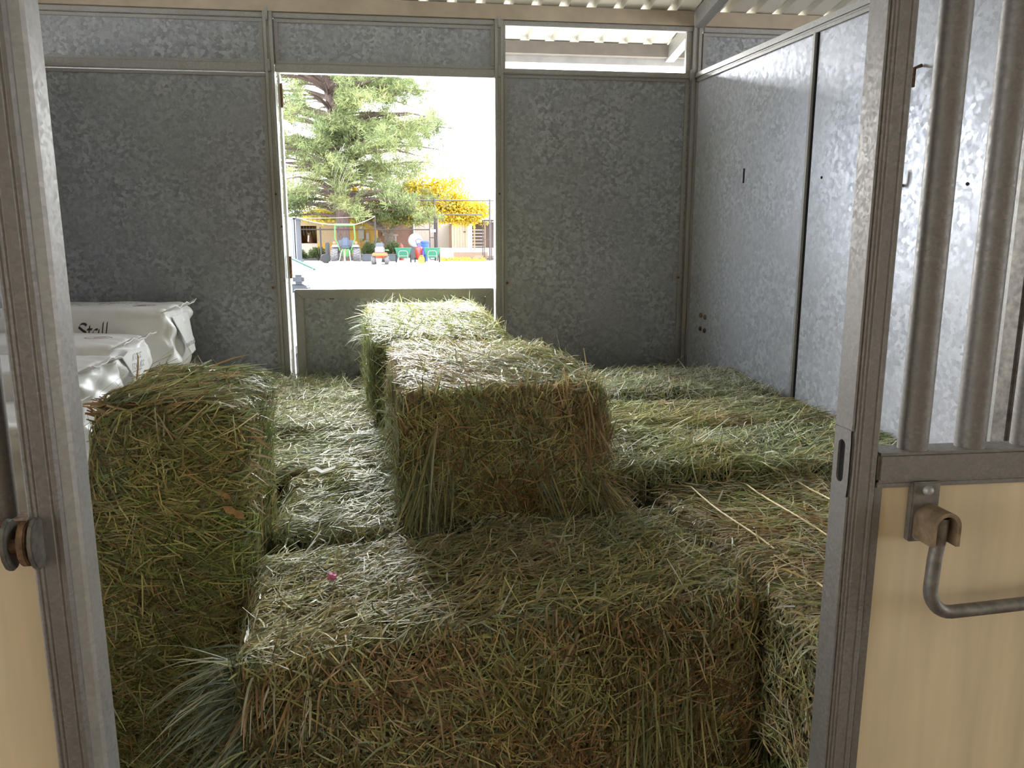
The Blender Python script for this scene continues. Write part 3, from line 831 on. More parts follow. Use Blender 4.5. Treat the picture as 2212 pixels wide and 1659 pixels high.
# bottom layer, mostly hidden beneath
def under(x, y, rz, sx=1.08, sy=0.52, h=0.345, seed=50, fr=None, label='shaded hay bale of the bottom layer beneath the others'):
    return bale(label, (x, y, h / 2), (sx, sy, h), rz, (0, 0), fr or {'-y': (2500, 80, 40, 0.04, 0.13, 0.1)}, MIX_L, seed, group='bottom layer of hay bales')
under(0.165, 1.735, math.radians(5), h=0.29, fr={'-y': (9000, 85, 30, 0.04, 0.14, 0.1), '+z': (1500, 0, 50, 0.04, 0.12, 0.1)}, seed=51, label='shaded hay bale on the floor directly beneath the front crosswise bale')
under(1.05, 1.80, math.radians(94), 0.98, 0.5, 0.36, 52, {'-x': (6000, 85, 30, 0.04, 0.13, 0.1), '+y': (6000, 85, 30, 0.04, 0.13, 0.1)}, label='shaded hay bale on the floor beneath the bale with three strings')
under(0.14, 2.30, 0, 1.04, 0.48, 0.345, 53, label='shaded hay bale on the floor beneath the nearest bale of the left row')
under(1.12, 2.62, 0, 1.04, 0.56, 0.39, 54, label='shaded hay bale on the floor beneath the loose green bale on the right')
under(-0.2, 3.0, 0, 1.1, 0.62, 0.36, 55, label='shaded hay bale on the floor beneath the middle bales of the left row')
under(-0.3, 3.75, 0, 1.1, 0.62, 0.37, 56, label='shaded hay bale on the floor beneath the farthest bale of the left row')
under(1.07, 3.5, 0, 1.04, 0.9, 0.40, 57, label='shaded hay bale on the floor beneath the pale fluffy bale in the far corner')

# pink twine and scraps on the front bale
for pts in ([(-0.10, 0.02, 0.236), (-0.05, 0.035, 0.243), (0.0, 0.045, 0.246), (0.03, 0.05, 0.238)], [(0.14, 0.09, 0.239), (0.2, 0.10, 0.244), (0.23, 0.105, 0.238)]):
    MB().tube(pts, 0.0018, 6).build('twine', M_PINK, A, True)
def crumple(name, loc, r, mat, seed, flat=0.6, spikes=0.35):
    rs = np.random.RandomState(seed)
    bm = bmesh.new()
    bmesh.ops.create_icosphere(bm, subdivisions=2, radius=r)
    for v in bm.verts:
        k = 1 + rs.uniform(-spikes, spikes)
        v.co = Vector((v.co.x * k, v.co.y * k, v.co.z * k * flat))
    me = bpy.data.meshes.new(name)
    bm.to_mesh(me); bm.free()
    me.materials.append(mat)
    o = bpy.data.objects.new(name, me)
    COL.objects.link(o)
    o.location = loc
    return o
tag(crumple('flower_head', (-0.215, 1.715, 0.773), 0.011, plain('pink_petal', (0.85, 0.22, 0.48), 0.6), 2, 0.8, 0.5), 'small pink flower head lying on the front hay bale', 'flower')
tag(crumple('seed_fluff', (-0.155, 1.60, 0.771), 0.010, plain('off_white_fluff', (0.8, 0.76, 0.66), 0.8), 4, 0.7, 0.5), 'tuft of off white seed fluff on the front hay bale', 'fluff')
sc = MB()
rsx = random.Random(5)
P0 = [(-0.045, 0.0), (-0.02, 0.008), (0.0, -0.004), (0.02, 0.002), (0.045, 0.010)]
vs = []
for i, (x, z) in enumerate(P0):
    w = (0.006, 0.012, 0.010, 0.012, 0.008)[i]
    vs += [(x, -w, z), (x, w, z + 0.004), (x, -w, z - 0.0015), (x, w, z + 0.0025)]
fs = []
for i in range(4):
    a = i * 4
    fs += [(a, a + 4, a + 5, a + 1), (a + 2, a + 3, a + 7, a + 6), (a, a + 2, a + 6, a + 4), (a + 1, a + 5, a + 7, a + 3)]
sc.add(vs, fs)
o = sc.build('paper_scrap', plain('white_paper', (0.85, 0.85, 0.82), 0.7), None, True, loc=(-0.33, 2.50, 0.795))
tag(o, 'torn white paper scrap on the hay left of the raised bale', 'paper')
# dry leaves on the upright bale and around
def dry_leaf(loc, rot, s, label):
    vs = [(0, 0, 0), (0.3, 0.16, 0.05), (0.55, 0.10, 0.0), (0.75, 0.16, 0.06), (1, 0.0, 0.1), (0.72, -0.15, 0.05), (0.5, -0.08, 0.0), (0.28, -0.17, 0.05)]
    top = [Vector(v) * s for v in vs]
    m = MB().add(top + [v - Vector((0, 0, 0.02 * s)) for v in top], [tuple(range(8)), tuple(range(15, 7, -1))] + [(i, (i + 1) % 8, 8 + (i + 1) % 8, 8 + i) for i in range(8)])
    o = m.build('dry_leaf', plain('dry_brown_leaf', (0.42, 0.27, 0.12), 0.7, 0, 0.3, 60), None)
    o.location = loc
    o.rotation_euler = rot
    return tag(o, label, 'leaf', 'dry leaves caught in the hay')
dry_leaf((-0.475, 1.752, 0.985), (1.5, 0.5, -0.1), 0.045, 'small dry brown leaf on the upright hay bale, upper of two')
dry_leaf((-0.46, 1.752, 0.945), (1.5, 0.6, 0.1), 0.06, 'curled dry brown leaf on the upright hay bale, lower of two')

# ------------------------------------------------------------------ bags of shavings
def bag_mat():
    m, nt, b = nodes_of('white_plastic_bag')
    v = texco(nt)
    f = noise(nt, v, 14, 4)
    nt.links.new(ramp(nt, f, [(0.3, (0.90, 0.88, 0.85)), (0.7, (0.95, 0.94, 0.93))]), b.inputs['Base Color'])
    b.inputs['Roughness'].default_value = 0.33
    bump(nt, b, noise(nt, v, 30, 3), 0.2, 0.004)
    return m
M_BAG = bag_mat()
M_INK = plain('black_bag_print', (0.03, 0.03, 0.04), 0.5)
M_INKP = plain('faint_grey_bag_print', (0.42, 0.42, 0.45), 0.5)
M_INKR = plain('faint_red_bag_print', (0.45, 0.30, 0.26), 0.5)

def bag_shape(hx, hy, hz, seed):
    rs = np.random.RandomState(seed)
    h = np.array((hx, hy, hz))
    r = 0.045
    def fn(q):
        inner = np.clip(q, -(h - r), h - r)
        d = norm(q - inner)
        p = inner + d * r
        e = np.clip((q[:, 0] - (hx - 0.16)) / 0.16, 0, 1)          # towards the open end
        # sharp creases across the gathered end
        r2 = np.random.RandomState(seed * 5 + 2)
        cr = np.zeros(len(q))
        for k in range(6):
            a_ = r2.uniform(0, math.pi); fr = r2.uniform(4.0, 11.0)
            ph = (q[:, 1] * math.cos(a_) + q[:, 2] * math.sin(a_)) * fr + r2.uniform(0, 1) + 0.12 * np.sin(q[:, 2] * 17 + k)
            cr += np.abs((ph % 1.0) - 0.5) * 2 / 6 * r2.uniform(0.6, 1.4)
        p[:, 0] += e ** 1.5 * (cr - 0.5) * 0.075
        sd_ = (np.abs(d[:, 0]) < 0.6)
        p += d * (sd_ * e * (np.abs(((q[:, 1] + q[:, 2]) * 9 + q[:, 0] * 3) % 1.0 - 0.5) - 0.25) * 0.03)[:, None]
        g = np.exp(-((q[:, 1] / hy) ** 2) * 2.0) * e ** 2
        p[:, 0] -= g * 0.02
        p[:, 1] *= 1 - 0.10 * e ** 1.5 * (1 - 0.3 * q[:, 2] / hz)
        puff = 0.012 * (1 - (q[:, 0] / hx) ** 2)
        p += d * (puff + 0.004 * wav(q, 16, seed + 3) + 0.0025 * np.sin(q[:, 0] * 190 + 8 * wav(q, 8, seed + 9)) * (np.abs(d[:, 1]) + np.abs(d[:, 2]) > 1.25))[:, None]
        return p, d
    return fn, h

def bag(label, loc, rz, dims=(0.84, 0.45, 0.30), seed=1, print_side=False, print_top=False, print_end=False, group='white bags of shavings', tilt=0.0, fin=True, flap=False):
    hx, hy, hz = [d / 2 for d in dims]
    fn, h = bag_shape(hx, hy, hz, seed)
    root = empty('shavings_bag', loc, rz, label, 'bag', group)
    root.rotation_euler = (0, tilt, rz)
    V, F, base = [], [], 0
    allf = dict(FACES); allf['-z'] = ((0, 0, -1), (1, 0, 0), (0, -1, 0))
    for fk, (n, u, v) in allf.items():
        n, u, v = [np.array(a, float) for a in (n, u, v)]
        nu, nv = int(2 * abs(u @ h) / 0.014), int(2 * abs(v @ h) / 0.014)
        a, b = np.meshgrid(np.linspace(-1, 1, nu + 1), np.linspace(-1, 1, nv + 1), indexing='ij')
        q = n * abs(n @ h) + a.reshape(-1, 1) * u * abs(u @ h) + b.reshape(-1, 1) * v * abs(v @ h)
        p, d = fn(q)
        i, j = np.meshgrid(np.arange(nu), np.arange(nv), indexing='ij')
        k = (i * (nv + 1) + j).ravel() + base
        F.append(np.stack([k, k + nv + 1, k + nv + 2, k + 1], 1)); V.append(p); base += len(p)
    V = np.concatenate(V); V[:, 2] = np.maximum(V[:, 2], -hz); F = np.concatenate(F)
    body = np_mesh('bag_body', V, F.ravel(), np.arange(len(F)) * 4, np.full(len(F), 4), M_BAG, root, None, True)
    bm = bmesh.new(); bm.from_mesh(body.data); bmesh.ops.remove_doubles(bm, verts=bm.verts, dist=0.0006); bm.to_mesh(body.data); bm.free()
    if fin:
        # heat-sealed fin standing off the end: top seal and folded flap
        m = MB()
        n = 14
        vs = []
        for i in range(n + 1):
            t = i / n
            y = -hy * 0.86 + 2 * hy * 0.86 * t
            wob = 0.006 * math.sin(11 * t + seed) + 0.004 * math.sin(27 * t)
            vs += [(hx - 0.04, y, hz - 0.012 + wob * 0.3), (hx + 0.028, y * 0.97, hz + 0.016 + wob), (hx + 0.028, y * 0.97, hz + 0.012 + wob), (hx - 0.04, y, hz - 0.017 + wob * 0.3)]
        fs = []
        for i in range(n):
            a = i * 4
            fs += [(a + j, a + (j + 1) % 4, a + 4 + (j + 1) % 4, a + 4 + j) for j in range(4)]
        fs += [(0, 1, 2, 3), (n * 4 + 3, n * 4 + 2, n * 4 + 1, n * 4)]
        m.add(vs, fs).build('seal_fin', M_BAG, root, True)
    if flap:
        # triangular folded flap hanging on the end
        vs = [(hx - 0.01, -hy * 0.62, hz * 0.75), (hx - 0.01, hy * 0.62, hz * 0.75), (hx + 0.034, hy * 0.25, -hz * 0.45), (hx + 0.036, -hy * 0.10, -hz * 0.50)]
        q = [Vector(v) for v in vs]
        MB().prism(q, (0.004, 0, 0)).build('folded_flap', M_BAG, root)
    return root

def lettering(strokes, nib, T, mat, name, parent, size):
    """broad-pen lettering: strokes are polylines in letter space, T maps (u,v) to 3D"""
    m = MB()
    for st in strokes:
        pts = []
        for i in range(len(st) - 1):
            pts += [(st[i][0] + (st[i + 1][0] - st[i][0]) * k / 4, st[i][1] + (st[i + 1][1] - st[i][1]) * k / 4) for k in range(4)]
        pts.append(st[-1])
        for (a, b), (c, d) in zip(pts[:-1], pts[1:]):
            q = [(a - nib[0], b - nib[1]), (a + nib[0], b + nib[1]), (c + nib[0], d + nib[1]), (c - nib[0], d - nib[1])]
            m.add([T(x * size, y * size, 0.0) for x, y in q] + [T(x * size, y * size, 0.0008) for x, y in q], [(0, 1, 2, 3), (7, 6, 5, 4), (0, 4, 5, 1), (1, 5, 6, 2), (2, 6, 7, 3), (3, 7, 4, 0)])
    return m.build(name, mat, parent)

def arc(cx, cy, rx, ry, a0, a1, n=8):
    return [(cx + rx * math.cos(math.radians(a0 + (a1 - a0) * k / n)), cy + ry * math.sin(math.radians(a0 + (a1 - a0) * k / n))) for k in range(n + 1)]
def slant(st, s=0.18): return [[(x + y * s, y) for x, y in p] for p in st]
def shift(st, dx): return [[(x + dx, y) for x, y in p] for p in st]
L_S = [arc(0.30, 0.78, 0.24, 0.22, 20, 190, 8) + arc(0.30, 0.24, 0.26, 0.26, 75, -150, 10), [(0.0, 0.10), (-0.12, 0.14), (-0.2, 0.10)]]
L_t = [[(0.12, 0.85), (0.12, 0.15)] + arc(0.22, 0.12, 0.10, 0.12, 180, 300, 5), [(-0.02, 0.60), (0.30, 0.60)]]
L_a = [arc(0.20, 0.30, 0.20, 0.30, 60, 320, 10), [(0.38, 0.58), (0.38, 0.08), (0.46, 0.02)]]
L_l = [[(0.06, 1.08), (0.06, 0.10)] + [(0.10, 0.02), (0.18, 0.03)]]
L_e = [[(0.02, 0.30), (0.36, 0.36)] + arc(0.20, 0.32, 0.18, 0.28, 10, 310, 9)]
L_r = [[(0.05, 0.58), (0.05, 0.0)], arc(0.22, 0.38, 0.17, 0.20, 160, 50, 5)]
L_n = [[(0.05, 0.58), (0.05, 0.0)], arc(0.22, 0.40, 0.17, 0.20, 180, 0, 6) + [(0.39, 0.0)]]
WORD = shift(L_r, -0.95) + shift(L_e, -0.58) + shift(L_S, 0.12) + shift(L_t, 0.74) + shift(L_a, 1.10) + shift(L_l, 1.66) + shift(L_l, 1.92)
def scribble(seed, n, w=0.5):
    r = random.Random(seed)
    out, x = [], 0.0
    for i in range(n):
        k = r.randint(0, 3)
        if k == 0: out.append([(x, 0), (x, 0.8)]); out.append([(x, 0.8), (x + w * .7, 0.8)])
        elif k == 1: out.append(arc(x + w * .4, 0.4, w * .4, 0.4, 40, 320, 6))
        elif k == 2: out.append([(x, 0), (x + w * .35, 0.8), (x + w * .7, 0)])
        else: out.append([(x, 0.8), (x, 0), (x + w * .6, 0)]); out.append([(x, 0.4), (x + w * .5, 0.4)])
        x += w * (1.15 if r.random() < 0.85 else 1.9)
    return out

BAGS = [  # label, loc, rz, seed
    ('white plastic shavings bag marked Stall, topmost at the back of the pile', (-1.57, 3.90, 1.075), 0.03, 3, 0.0),
    ('white plastic shavings bag with faint print, second from the back of the pile', (-1.63, 3.43, 0.975), -0.02, 5, 0.015),
    ('white plastic shavings bag with deeply creased end, third from the back wall', (-1.59, 2.96, 0.945), 0.02, 8, 0.01),
    ('white plastic shavings bag partly hidden behind the left door post', (-1.55, 2.48, 0.86), 0.0, 11, 0.0)]
roots = []
for lab, loc, rz, sd, tl in BAGS:
    roots.append(bag(lab, loc, rz, (0.84, 0.455, 0.31), sd, tilt=tl, flap=sd in (3, 5)))
# lower layers of the pile
k = 0
under_labels = {0: 'crumpled end of a white shavings bag beneath the bag marked Stall'}
proto = bag('white plastic shavings bag in the lower part of the pile', (-1.53, 3.90, 0.765), 0.0, (0.86, 0.46, 0.305), 17, group='lower bags of shavings')
proto['label'] = under_labels[0]
for col_, y, zt in ((0, 3.90, 0.92), (1, 3.43, 0.82), (2, 2.96, 0.79), (3, 2.48, 0.705)):
    z = zt - 0.1525
    lay = 0
    while z > 0.0:
        if not (col_ == 0 and lay == 0):
            c = copy_tree(proto)
            c.location = (-1.56 + 0.02 * ((col_ + lay) % 2), y, max(z, 0.1535))
            c['label'] = 'white shavings bag %s the top bag in the %s' % (('just below', 'two below', 'three below', 'four below')[lay], ('stack against the back wall', 'second stack from the back wall', 'third stack from the back wall', 'stack nearest the doorway')[col_])
        z -= 0.307
        lay += 1
# printing
b0 = roots[0]
def on_side(x0, z0):
    return lambda u, v, d: (x0 + u, -0.2275 - 0.0125 - d, z0 + v)
lettering(slant(WORD), (0.05, 0.07), on_side(0.015, 0.035), M_INK, 'bag_print', b0, 0.066)
def on_top(x0, y0, hz=0.155):
    return lambda u, v, d: (x0 + u, y0 + v, hz + 0.0125 + d)
for i, (x0, y0, n) in enumerate(((-0.25, 0.02, 9), (-0.22, -0.06, 12), (0.02, 0.06, 10), (0.05, -0.03, 8))):
    lettering(slant(scribble(20 + i, n)), (0.03, 0.05), on_top(x0, y0), M_INKP, 'bag_print', b0, 0.032)
lettering([arc(0, 0, 1.3, 0.7, 0, 360, 16), arc(0.2, 0.1, 0.6, 0.4, 20, 300, 8), [(-0.7, -0.3), (0.6, 0.4)]], (0.05, 0.06), on_top(0.25, -0.05, 0.152), M_INKR, 'bag_logo', b0, 0.05)
def on_end(y0, z0, hx=0.42):
    return lambda u, v, d: (hx + 0.033 + d, y0 + u, z0 + v)
lettering(slant(scribble(41, 11, 0.55)), (0.05, 0.06), on_end(-0.10, -0.035), plain('grey_green_stamp', (0.25, 0.30, 0.30), 0.5), 'date_stamp', b0, 0.021)
b1 = roots[1]
for i, (x0, y0, n) in enumerate(((-0.10, 0.05, 9), (-0.06, -0.03, 11))):
    lettering(slant(scribble(60 + i, n)), (0.03, 0.05), on_top(x0, y0), M_INKP, 'bag_print', b1, 0.034)
lettering([arc(0, 0, 1.2, 0.8, 0, 330, 16), arc(0.1, 0.1, 0.5, 0.4, 20, 300, 8)], (0.05, 0.06), on_top(0.26, 0.03, 0.152), M_INKR, 'bag_logo', b1, 0.045)
lettering(slant(scribble(71, 6)) + [[(x, y - 1.3) for x, y in p] for p in scribble(72, 7)] + [[(-0.1, -1.6), (3.2, -1.6)]], (0.04, 0.06), on_end(-0.13, 0.09), M_INKP, 'bag_print', b1, 0.03)
for i, (y0, n) in enumerate(((0.06, 9), (-0.02, 10))):
    lettering(slant(scribble(80 + i, n)), (0.03, 0.05), on_top(-0.30, y0), M_INKP, 'bag_print', roots[2], 0.034)

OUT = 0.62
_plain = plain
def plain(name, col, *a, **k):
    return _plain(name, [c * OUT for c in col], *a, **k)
# ------------------------------------------------------------------ parked van just outside
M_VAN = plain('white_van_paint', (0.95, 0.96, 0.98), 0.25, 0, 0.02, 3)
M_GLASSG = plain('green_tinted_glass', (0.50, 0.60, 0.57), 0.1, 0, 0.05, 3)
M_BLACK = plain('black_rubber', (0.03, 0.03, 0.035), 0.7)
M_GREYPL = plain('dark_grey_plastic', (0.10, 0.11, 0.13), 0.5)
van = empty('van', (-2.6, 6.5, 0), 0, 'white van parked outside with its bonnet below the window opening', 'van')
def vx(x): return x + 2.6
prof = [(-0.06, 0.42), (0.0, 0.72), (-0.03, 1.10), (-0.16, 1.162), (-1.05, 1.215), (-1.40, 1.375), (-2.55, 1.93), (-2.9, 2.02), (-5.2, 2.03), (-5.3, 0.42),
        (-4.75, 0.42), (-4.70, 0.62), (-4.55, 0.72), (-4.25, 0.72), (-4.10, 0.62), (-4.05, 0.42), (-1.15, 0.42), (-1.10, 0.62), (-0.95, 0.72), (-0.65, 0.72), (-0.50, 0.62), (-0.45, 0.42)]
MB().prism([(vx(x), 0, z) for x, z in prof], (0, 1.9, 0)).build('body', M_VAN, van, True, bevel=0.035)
ws = [(-1.08, 1.226), (-2.5, 1.905), (-2.5, 1.918), (-1.08, 1.240)]
MB().prism([(vx(x), 0.06, z) for x, z in ws], (0, 1.78, 0)).build('windscreen', M_GLASSG, van)
for yy in (0.03, 1.82):
    MB().tube([(vx(-1.06), yy, 1.24), (vx(-2.5), yy, 1.93)], 0.016, 6).build('windscreen_trim', plain('dark_green_glass_edge', (0.10, 0.20, 0.16), 0.3), van)
MB().prism([(vx(x), -0.006, z) for x, z in ((-1.25, 1.40), (-2.3, 1.86), (-3.0, 1.90), (-3.0, 1.38))], (0, 0.008, 0)).build('side_window', M_GLASSG, van)
MB().tube([(vx(-1.06), -0.004, 1.20), (vx(-0.985), -0.004, 1.19), (vx(-0.94), -0.004, 1.16), (vx(-0.905), -0.004, 1.12), (vx(-0.905), -0.004, 0.5)], 0.004, 6).build('door_seam', M_GREYPL, van)
MB().tube([(vx(-0.20), -0.004, 1.150), (vx(-0.50), -0.004, 1.160), (vx(-0.84), -0.004, 1.155)], 0.0035, 6).build('bonnet_seam', plain('grey_seam', (0.35, 0.37, 0.42), 0.6), van)
mm = MB().box(vx(-0.99), vx(-0.90), -0.20, -0.10, 1.20, 1.275)
mm.build('mirror', M_GREYPL, van, True, bevel=0.02)
MB().prism([(vx(-1.02), -0.16, 1.13), (vx(-0.88), -0.16, 1.13), (vx(-0.88), -0.16, 1.18), (vx(-0.92), -0.16, 1.20), (vx(-1.02), -0.16, 1.20)], (0, 0.17, 0)).build('mirror_arm', M_GREYPL, van, bevel=0.01)
MB().tube([(vx(-1.05), 0.9, 1.245), (vx(-1.02), 0.5, 1.25), (vx(-1.0), 0.3, 1.24)], 0.008, 6).build('wiper', M_BLACK, van)
MB().tube([(vx(-1.06), 1.6, 1.25), (vx(-1.0), 1.2, 1.265)], 0.008, 6).build('wiper', M_BLACK, van)
MB().tube([(vx(-0.84), -0.002, 1.195), (vx(-0.80), -0.002, 1.222), (vx(-0.845), -0.002, 1.218)], 0.003, 5).build('badge', plain('red_badge', (0.6, 0.12, 0.12), 0.5), van)
for wx in (-0.80, -4.40):
    for wy in (0.10, 1.80):
        w = MB().lathe([(0.18, -0.11), (0.32, -0.11), (0.345, -0.07), (0.345, 0.07), (0.32, 0.11), (0.18, 0.11)], (vx(wx), wy, 0.345), 'y', 24).build('wheel', M_BLACK, van, True)
        MB().lathe([(0.19, -0.10), (0.19, 0.10)], (vx(wx), wy, 0.345), 'y', 16).build('hub', M_FRAME, w)

# ------------------------------------------------------------------ yard objects
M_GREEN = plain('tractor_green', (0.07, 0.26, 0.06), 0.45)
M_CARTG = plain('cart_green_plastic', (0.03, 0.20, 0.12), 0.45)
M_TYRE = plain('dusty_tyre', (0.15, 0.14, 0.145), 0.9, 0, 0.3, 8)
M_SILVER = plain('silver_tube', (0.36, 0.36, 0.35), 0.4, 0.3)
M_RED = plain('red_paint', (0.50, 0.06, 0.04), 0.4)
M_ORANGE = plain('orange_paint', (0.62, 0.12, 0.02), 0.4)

def tyre(parent, c, R, w, hub_r, lugs=0, mat=M_TYRE, name='tyre', hubmat=None):
    prof_ = [(hub_r, -w * 0.42), (R * 0.80, -w * 0.5), (R * 0.96, -w * 0.42), (R, -w * 0.2), (R, w * 0.2), (R * 0.96, w * 0.42), (R * 0.80, w * 0.5), (hub_r, w * 0.42)]
    t_ = MB().lathe(prof_, c, 'x', 28).build(name, mat, parent, True)
    if lugs:
        m = MB()
        for k in range(lugs):
            a0 = 2 * math.pi * k / lugs
            for sgn in (-1, 1):
                a1 = a0 + (math.pi / lugs if sgn > 0 else 0)
                pts = []
                for f, da in ((0.05, 0.12), (0.46, -0.06), (0.46, 0.02), (0.05, 0.20)):
                    ang = a1 + da
                    pts.append((c[0] + sgn * w * f, c[1] + (R - 0.01) * math.cos(ang), c[2] + (R - 0.01) * math.sin(ang)))
                cen = Vector((0, math.cos(a1), math.sin(a1))) * 0.035
                m.prism(pts, cen)
        m.build('tread', mat, t_)
    MB().lathe([(hub_r * 0.35, -w * 0.5), (hub_r, -w * 0.30), (hub_r, w * 0.30), (hub_r * 0.35, w * 0.5)], c, 'x', 16).build('hub', hubmat or M_SILVER, t_, True)
    return t_

# tractor, seen from behind
tr = empty('tractor', (-4.58, 51.3, 0), 0, 'green compact tractor with roll bar seen from behind in the yard', 'tractor')
for sx in (-1, 1):
    tyre(tr, (sx * 0.70, 0.0, 0.50), 0.50, 0.46, 0.24, 18)
    tyre(tr, (sx * 0.58, 1.75, 0.33), 0.33, 0.22, 0.16, 0)
    m = MB()
    pts = []
    for k in range(9):
        a = math.radians(20 + 85 * k / 8)
        pts.append((0.56 * math.cos(a), 0.5 + 0.60 * math.sin(a)))
    for (a, b), (c, d) in zip(pts[:-1], pts[1:]):
        x0, x1 = (0.40, 0.90) if sx > 0 else (-0.90, -0.40)
        m.prism([(x0, a, b), (x0, c, d), (x0, c, d + 0.03), (x0, a, b + 0.03)], (x1 - x0, 0, 0))
    m.build('fender', plain('pale_fender', (0.34, 0.30, 0.29), 0.5), tr)
    x0 = sx * 0.66
    MB().box(x0 - 0.18, x0 + 0.18, -0.22, -0.05, 1.08, 1.22).build('light_bar', plain('white_paint', (0.7, 0.68, 0.66), 0.5), tr, bevel=0.02)
    MB().lathe([(0.02, -0.05), (0.09, -0.04), (0.10, 0.0), (0.07, 0.05)], (x0 + sx * 0.02, -0.2, 1.34), 'y', 14).build('hazard_lamp', plain('red_lens', (0.75, 0.12, 0.08), 0.3), tr, True)
    # roll bar upright and hitch arm
    MB().tube([(sx * 0.60, -0.25, 2.44), (sx * 0.62, -0.22, 2.0), (sx * 0.64, -0.15, 1.62), (sx * 0.50, -0.10, 1.30), (sx * 0.36, -0.05, 0.85)], 0.045, 8).build('roll_bar_post', M_GREEN, tr, True)
    MB().tube([(sx * 0.26, -0.2, 0.85), (sx * 0.30, -0.5, 0.5), (sx * 0.36, -0.85, 0.22), (sx * 0.55, -1.0, 0.16)], 0.035, 8).build('hitch_arm', M_SILVER, tr, True)
    MB().tube([(sx * 0.20, -0.15, 0.95), (sx * 0.24, -0.45, 0.75), (sx * 0.32, -0.7, 0.36)], 0.022, 6).build('lift_rod', M_SILVER, tr, True)
MB().tube([(-0.62, -0.25, 2.46), (0.62, -0.25, 2.46)], 0.055, 8).build('roll_bar_top', M_GREEN, tr, True)
m = MB().box(-0.24, 0.24, -0.12, 0.05, 1.10, 1.68)
m.build('seat_back', plain('navy_vinyl', (0.045, 0.07, 0.13), 0.4), tr, True, bevel=0.08)
MB().box(-0.26, 0.26, -0.05, 0.45, 1.0, 1.14).build('seat', MATS['navy_vinyl'], tr, True, bevel=0.05)
MB().box(-0.22, 0.22, -0.25, 0.9, 0.45, 0.95).build('transmission', M_GREEN, tr, bevel=0.05)
MB().box(-0.30, 0.30, 0.9, 2.3, 0.60, 1.42).build('bonnet', M_GREEN, tr, True, bevel=0.10)
MB().box(-0.55, 0.55, 0.55, 0.8, 1.05, 1.52).build('dashboard', M_GREYPL, tr, bevel=0.05)
MB().tube([(0, -0.25, 0.95), (0, -0.7, 0.55), (0, -1.0, 0.42)], 0.035, 8).build('top_link', plain('rusty_red_paint', (0.45, 0.12, 0.08), 0.6), tr)
MB().prism([(-0.03, -1.0, 0.1), (-0.06, -1.0, 0.1), (-0.02, -1.0, 0.85), (0.02, -1.0, 0.85), (0.06, -1.0, 0.1)], (0, 0.05, 0)).build('mast', M_SILVER, tr)
MB().prism([(-1.0, -1.1, 0.02), (-1.0, -1.02, 0.02), (-1.0, -1.0, 0.18), (-1.0, -1.04, 0.18)], (2.0, 0, 0)).build('scraper_blade', M_SILVER, tr)
MB().box(-0.85, 0.85, -1.0, -0.90, 0.14, 0.20).build('tool_bar', M_SILVER, tr)

# riding mower
mw = empty('riding_mower', (-2.34, 50.0, 0), 0, 'orange riding mower with a grey seat beside the green tractor', 'mower')
for sx in (-1, 1):
    tyre(mw, (sx * 0.42, 0, 0.27), 0.27, 0.26, 0.12)
    tyre(mw, (sx * 0.36, 1.2, 0.2), 0.2, 0.16, 0.09)
MB().prism([(-0.50, -0.35, 0.52), (0.50, -0.35, 0.52), (0.46, -0.3, 0.74), (-0.46, -0.3, 0.74)], (0, 0.75, 0)).build('rear_deck', M_ORANGE, mw, bevel=0.05)
MB().box(-0.30, 0.30, -0.30, 0.10, 0.70, 1.12).build('grass_box', plain('lilac_grey_plastic', (0.22, 0.19, 0.26), 0.5), mw, True, bevel=0.07)
MB().box(-0.26, 0.26, 0.10, 0.25, 0.95, 1.36).build('seat_back', M_GREYPL, mw, True, bevel=0.06)
MB().box(-0.26, 0.26, 0.2, 0.65, 0.70, 0.85).build('seat', M_GREYPL, mw, True, bevel=0.05)
MB().box(-0.27, 0.27, 0.8, 1.5, 0.35, 0.85).build('bonnet', M_ORANGE, mw, True, bevel=0.08)
MB().box(-0.62, 0.62, 0.3, 1.0, 0.12, 0.28).build('cutting_deck', M_GREYPL, mw, bevel=0.06)
MB().lathe([(0.16, 0.0), (0.14, 0.05), (0.0, 0.07)], (0.42, 0.25, 0.86), 'z', 12).build('fuel_cap', M_GREEN, mw, True)
MB().tube([(0, 0.8, 0.8), (0, 0.72, 1.05)], 0.03, 8).build('steering_column', M_BLACK, mw)

# bucket with red lid
bk = empty('bucket', (-2.37, 49.0, 0), 0, 'white plastic bucket with a red lid standing in front of the riding mower', 'bucket')
MB().lathe([(0.145, 0.0), (0.175, 0.38), (0.185, 0.38), (0.185, 0.40), (0.16, 0.40)], (0, 0, 0), 'z', 24).build('bucket_body', plain('white_bucket_plastic', (0.55, 0.56, 0.58), 0.4), bk, True)
MB().lathe([(0.192, 0.39), (0.195, 0.43), (0.17, 0.445), (0.0, 0.445)], (0, 0, 0), 'z', 24).build('lid', M_RED, bk, True)
MB().tube([(-0.18, 0, 0.36), (-0.17, -0.10, 0.22), (0, -0.17, 0.14), (0.17, -0.10, 0.22), (0.18, 0, 0.36)], 0.006, 6).build('handle', M_SILVER, bk)
MB().box(-0.08, 0.0, -0.175, -0.16, 0.08, 0.3).build('printed_label', plain('pale_blue_print', (0.35, 0.42, 0.5), 0.5), bk)

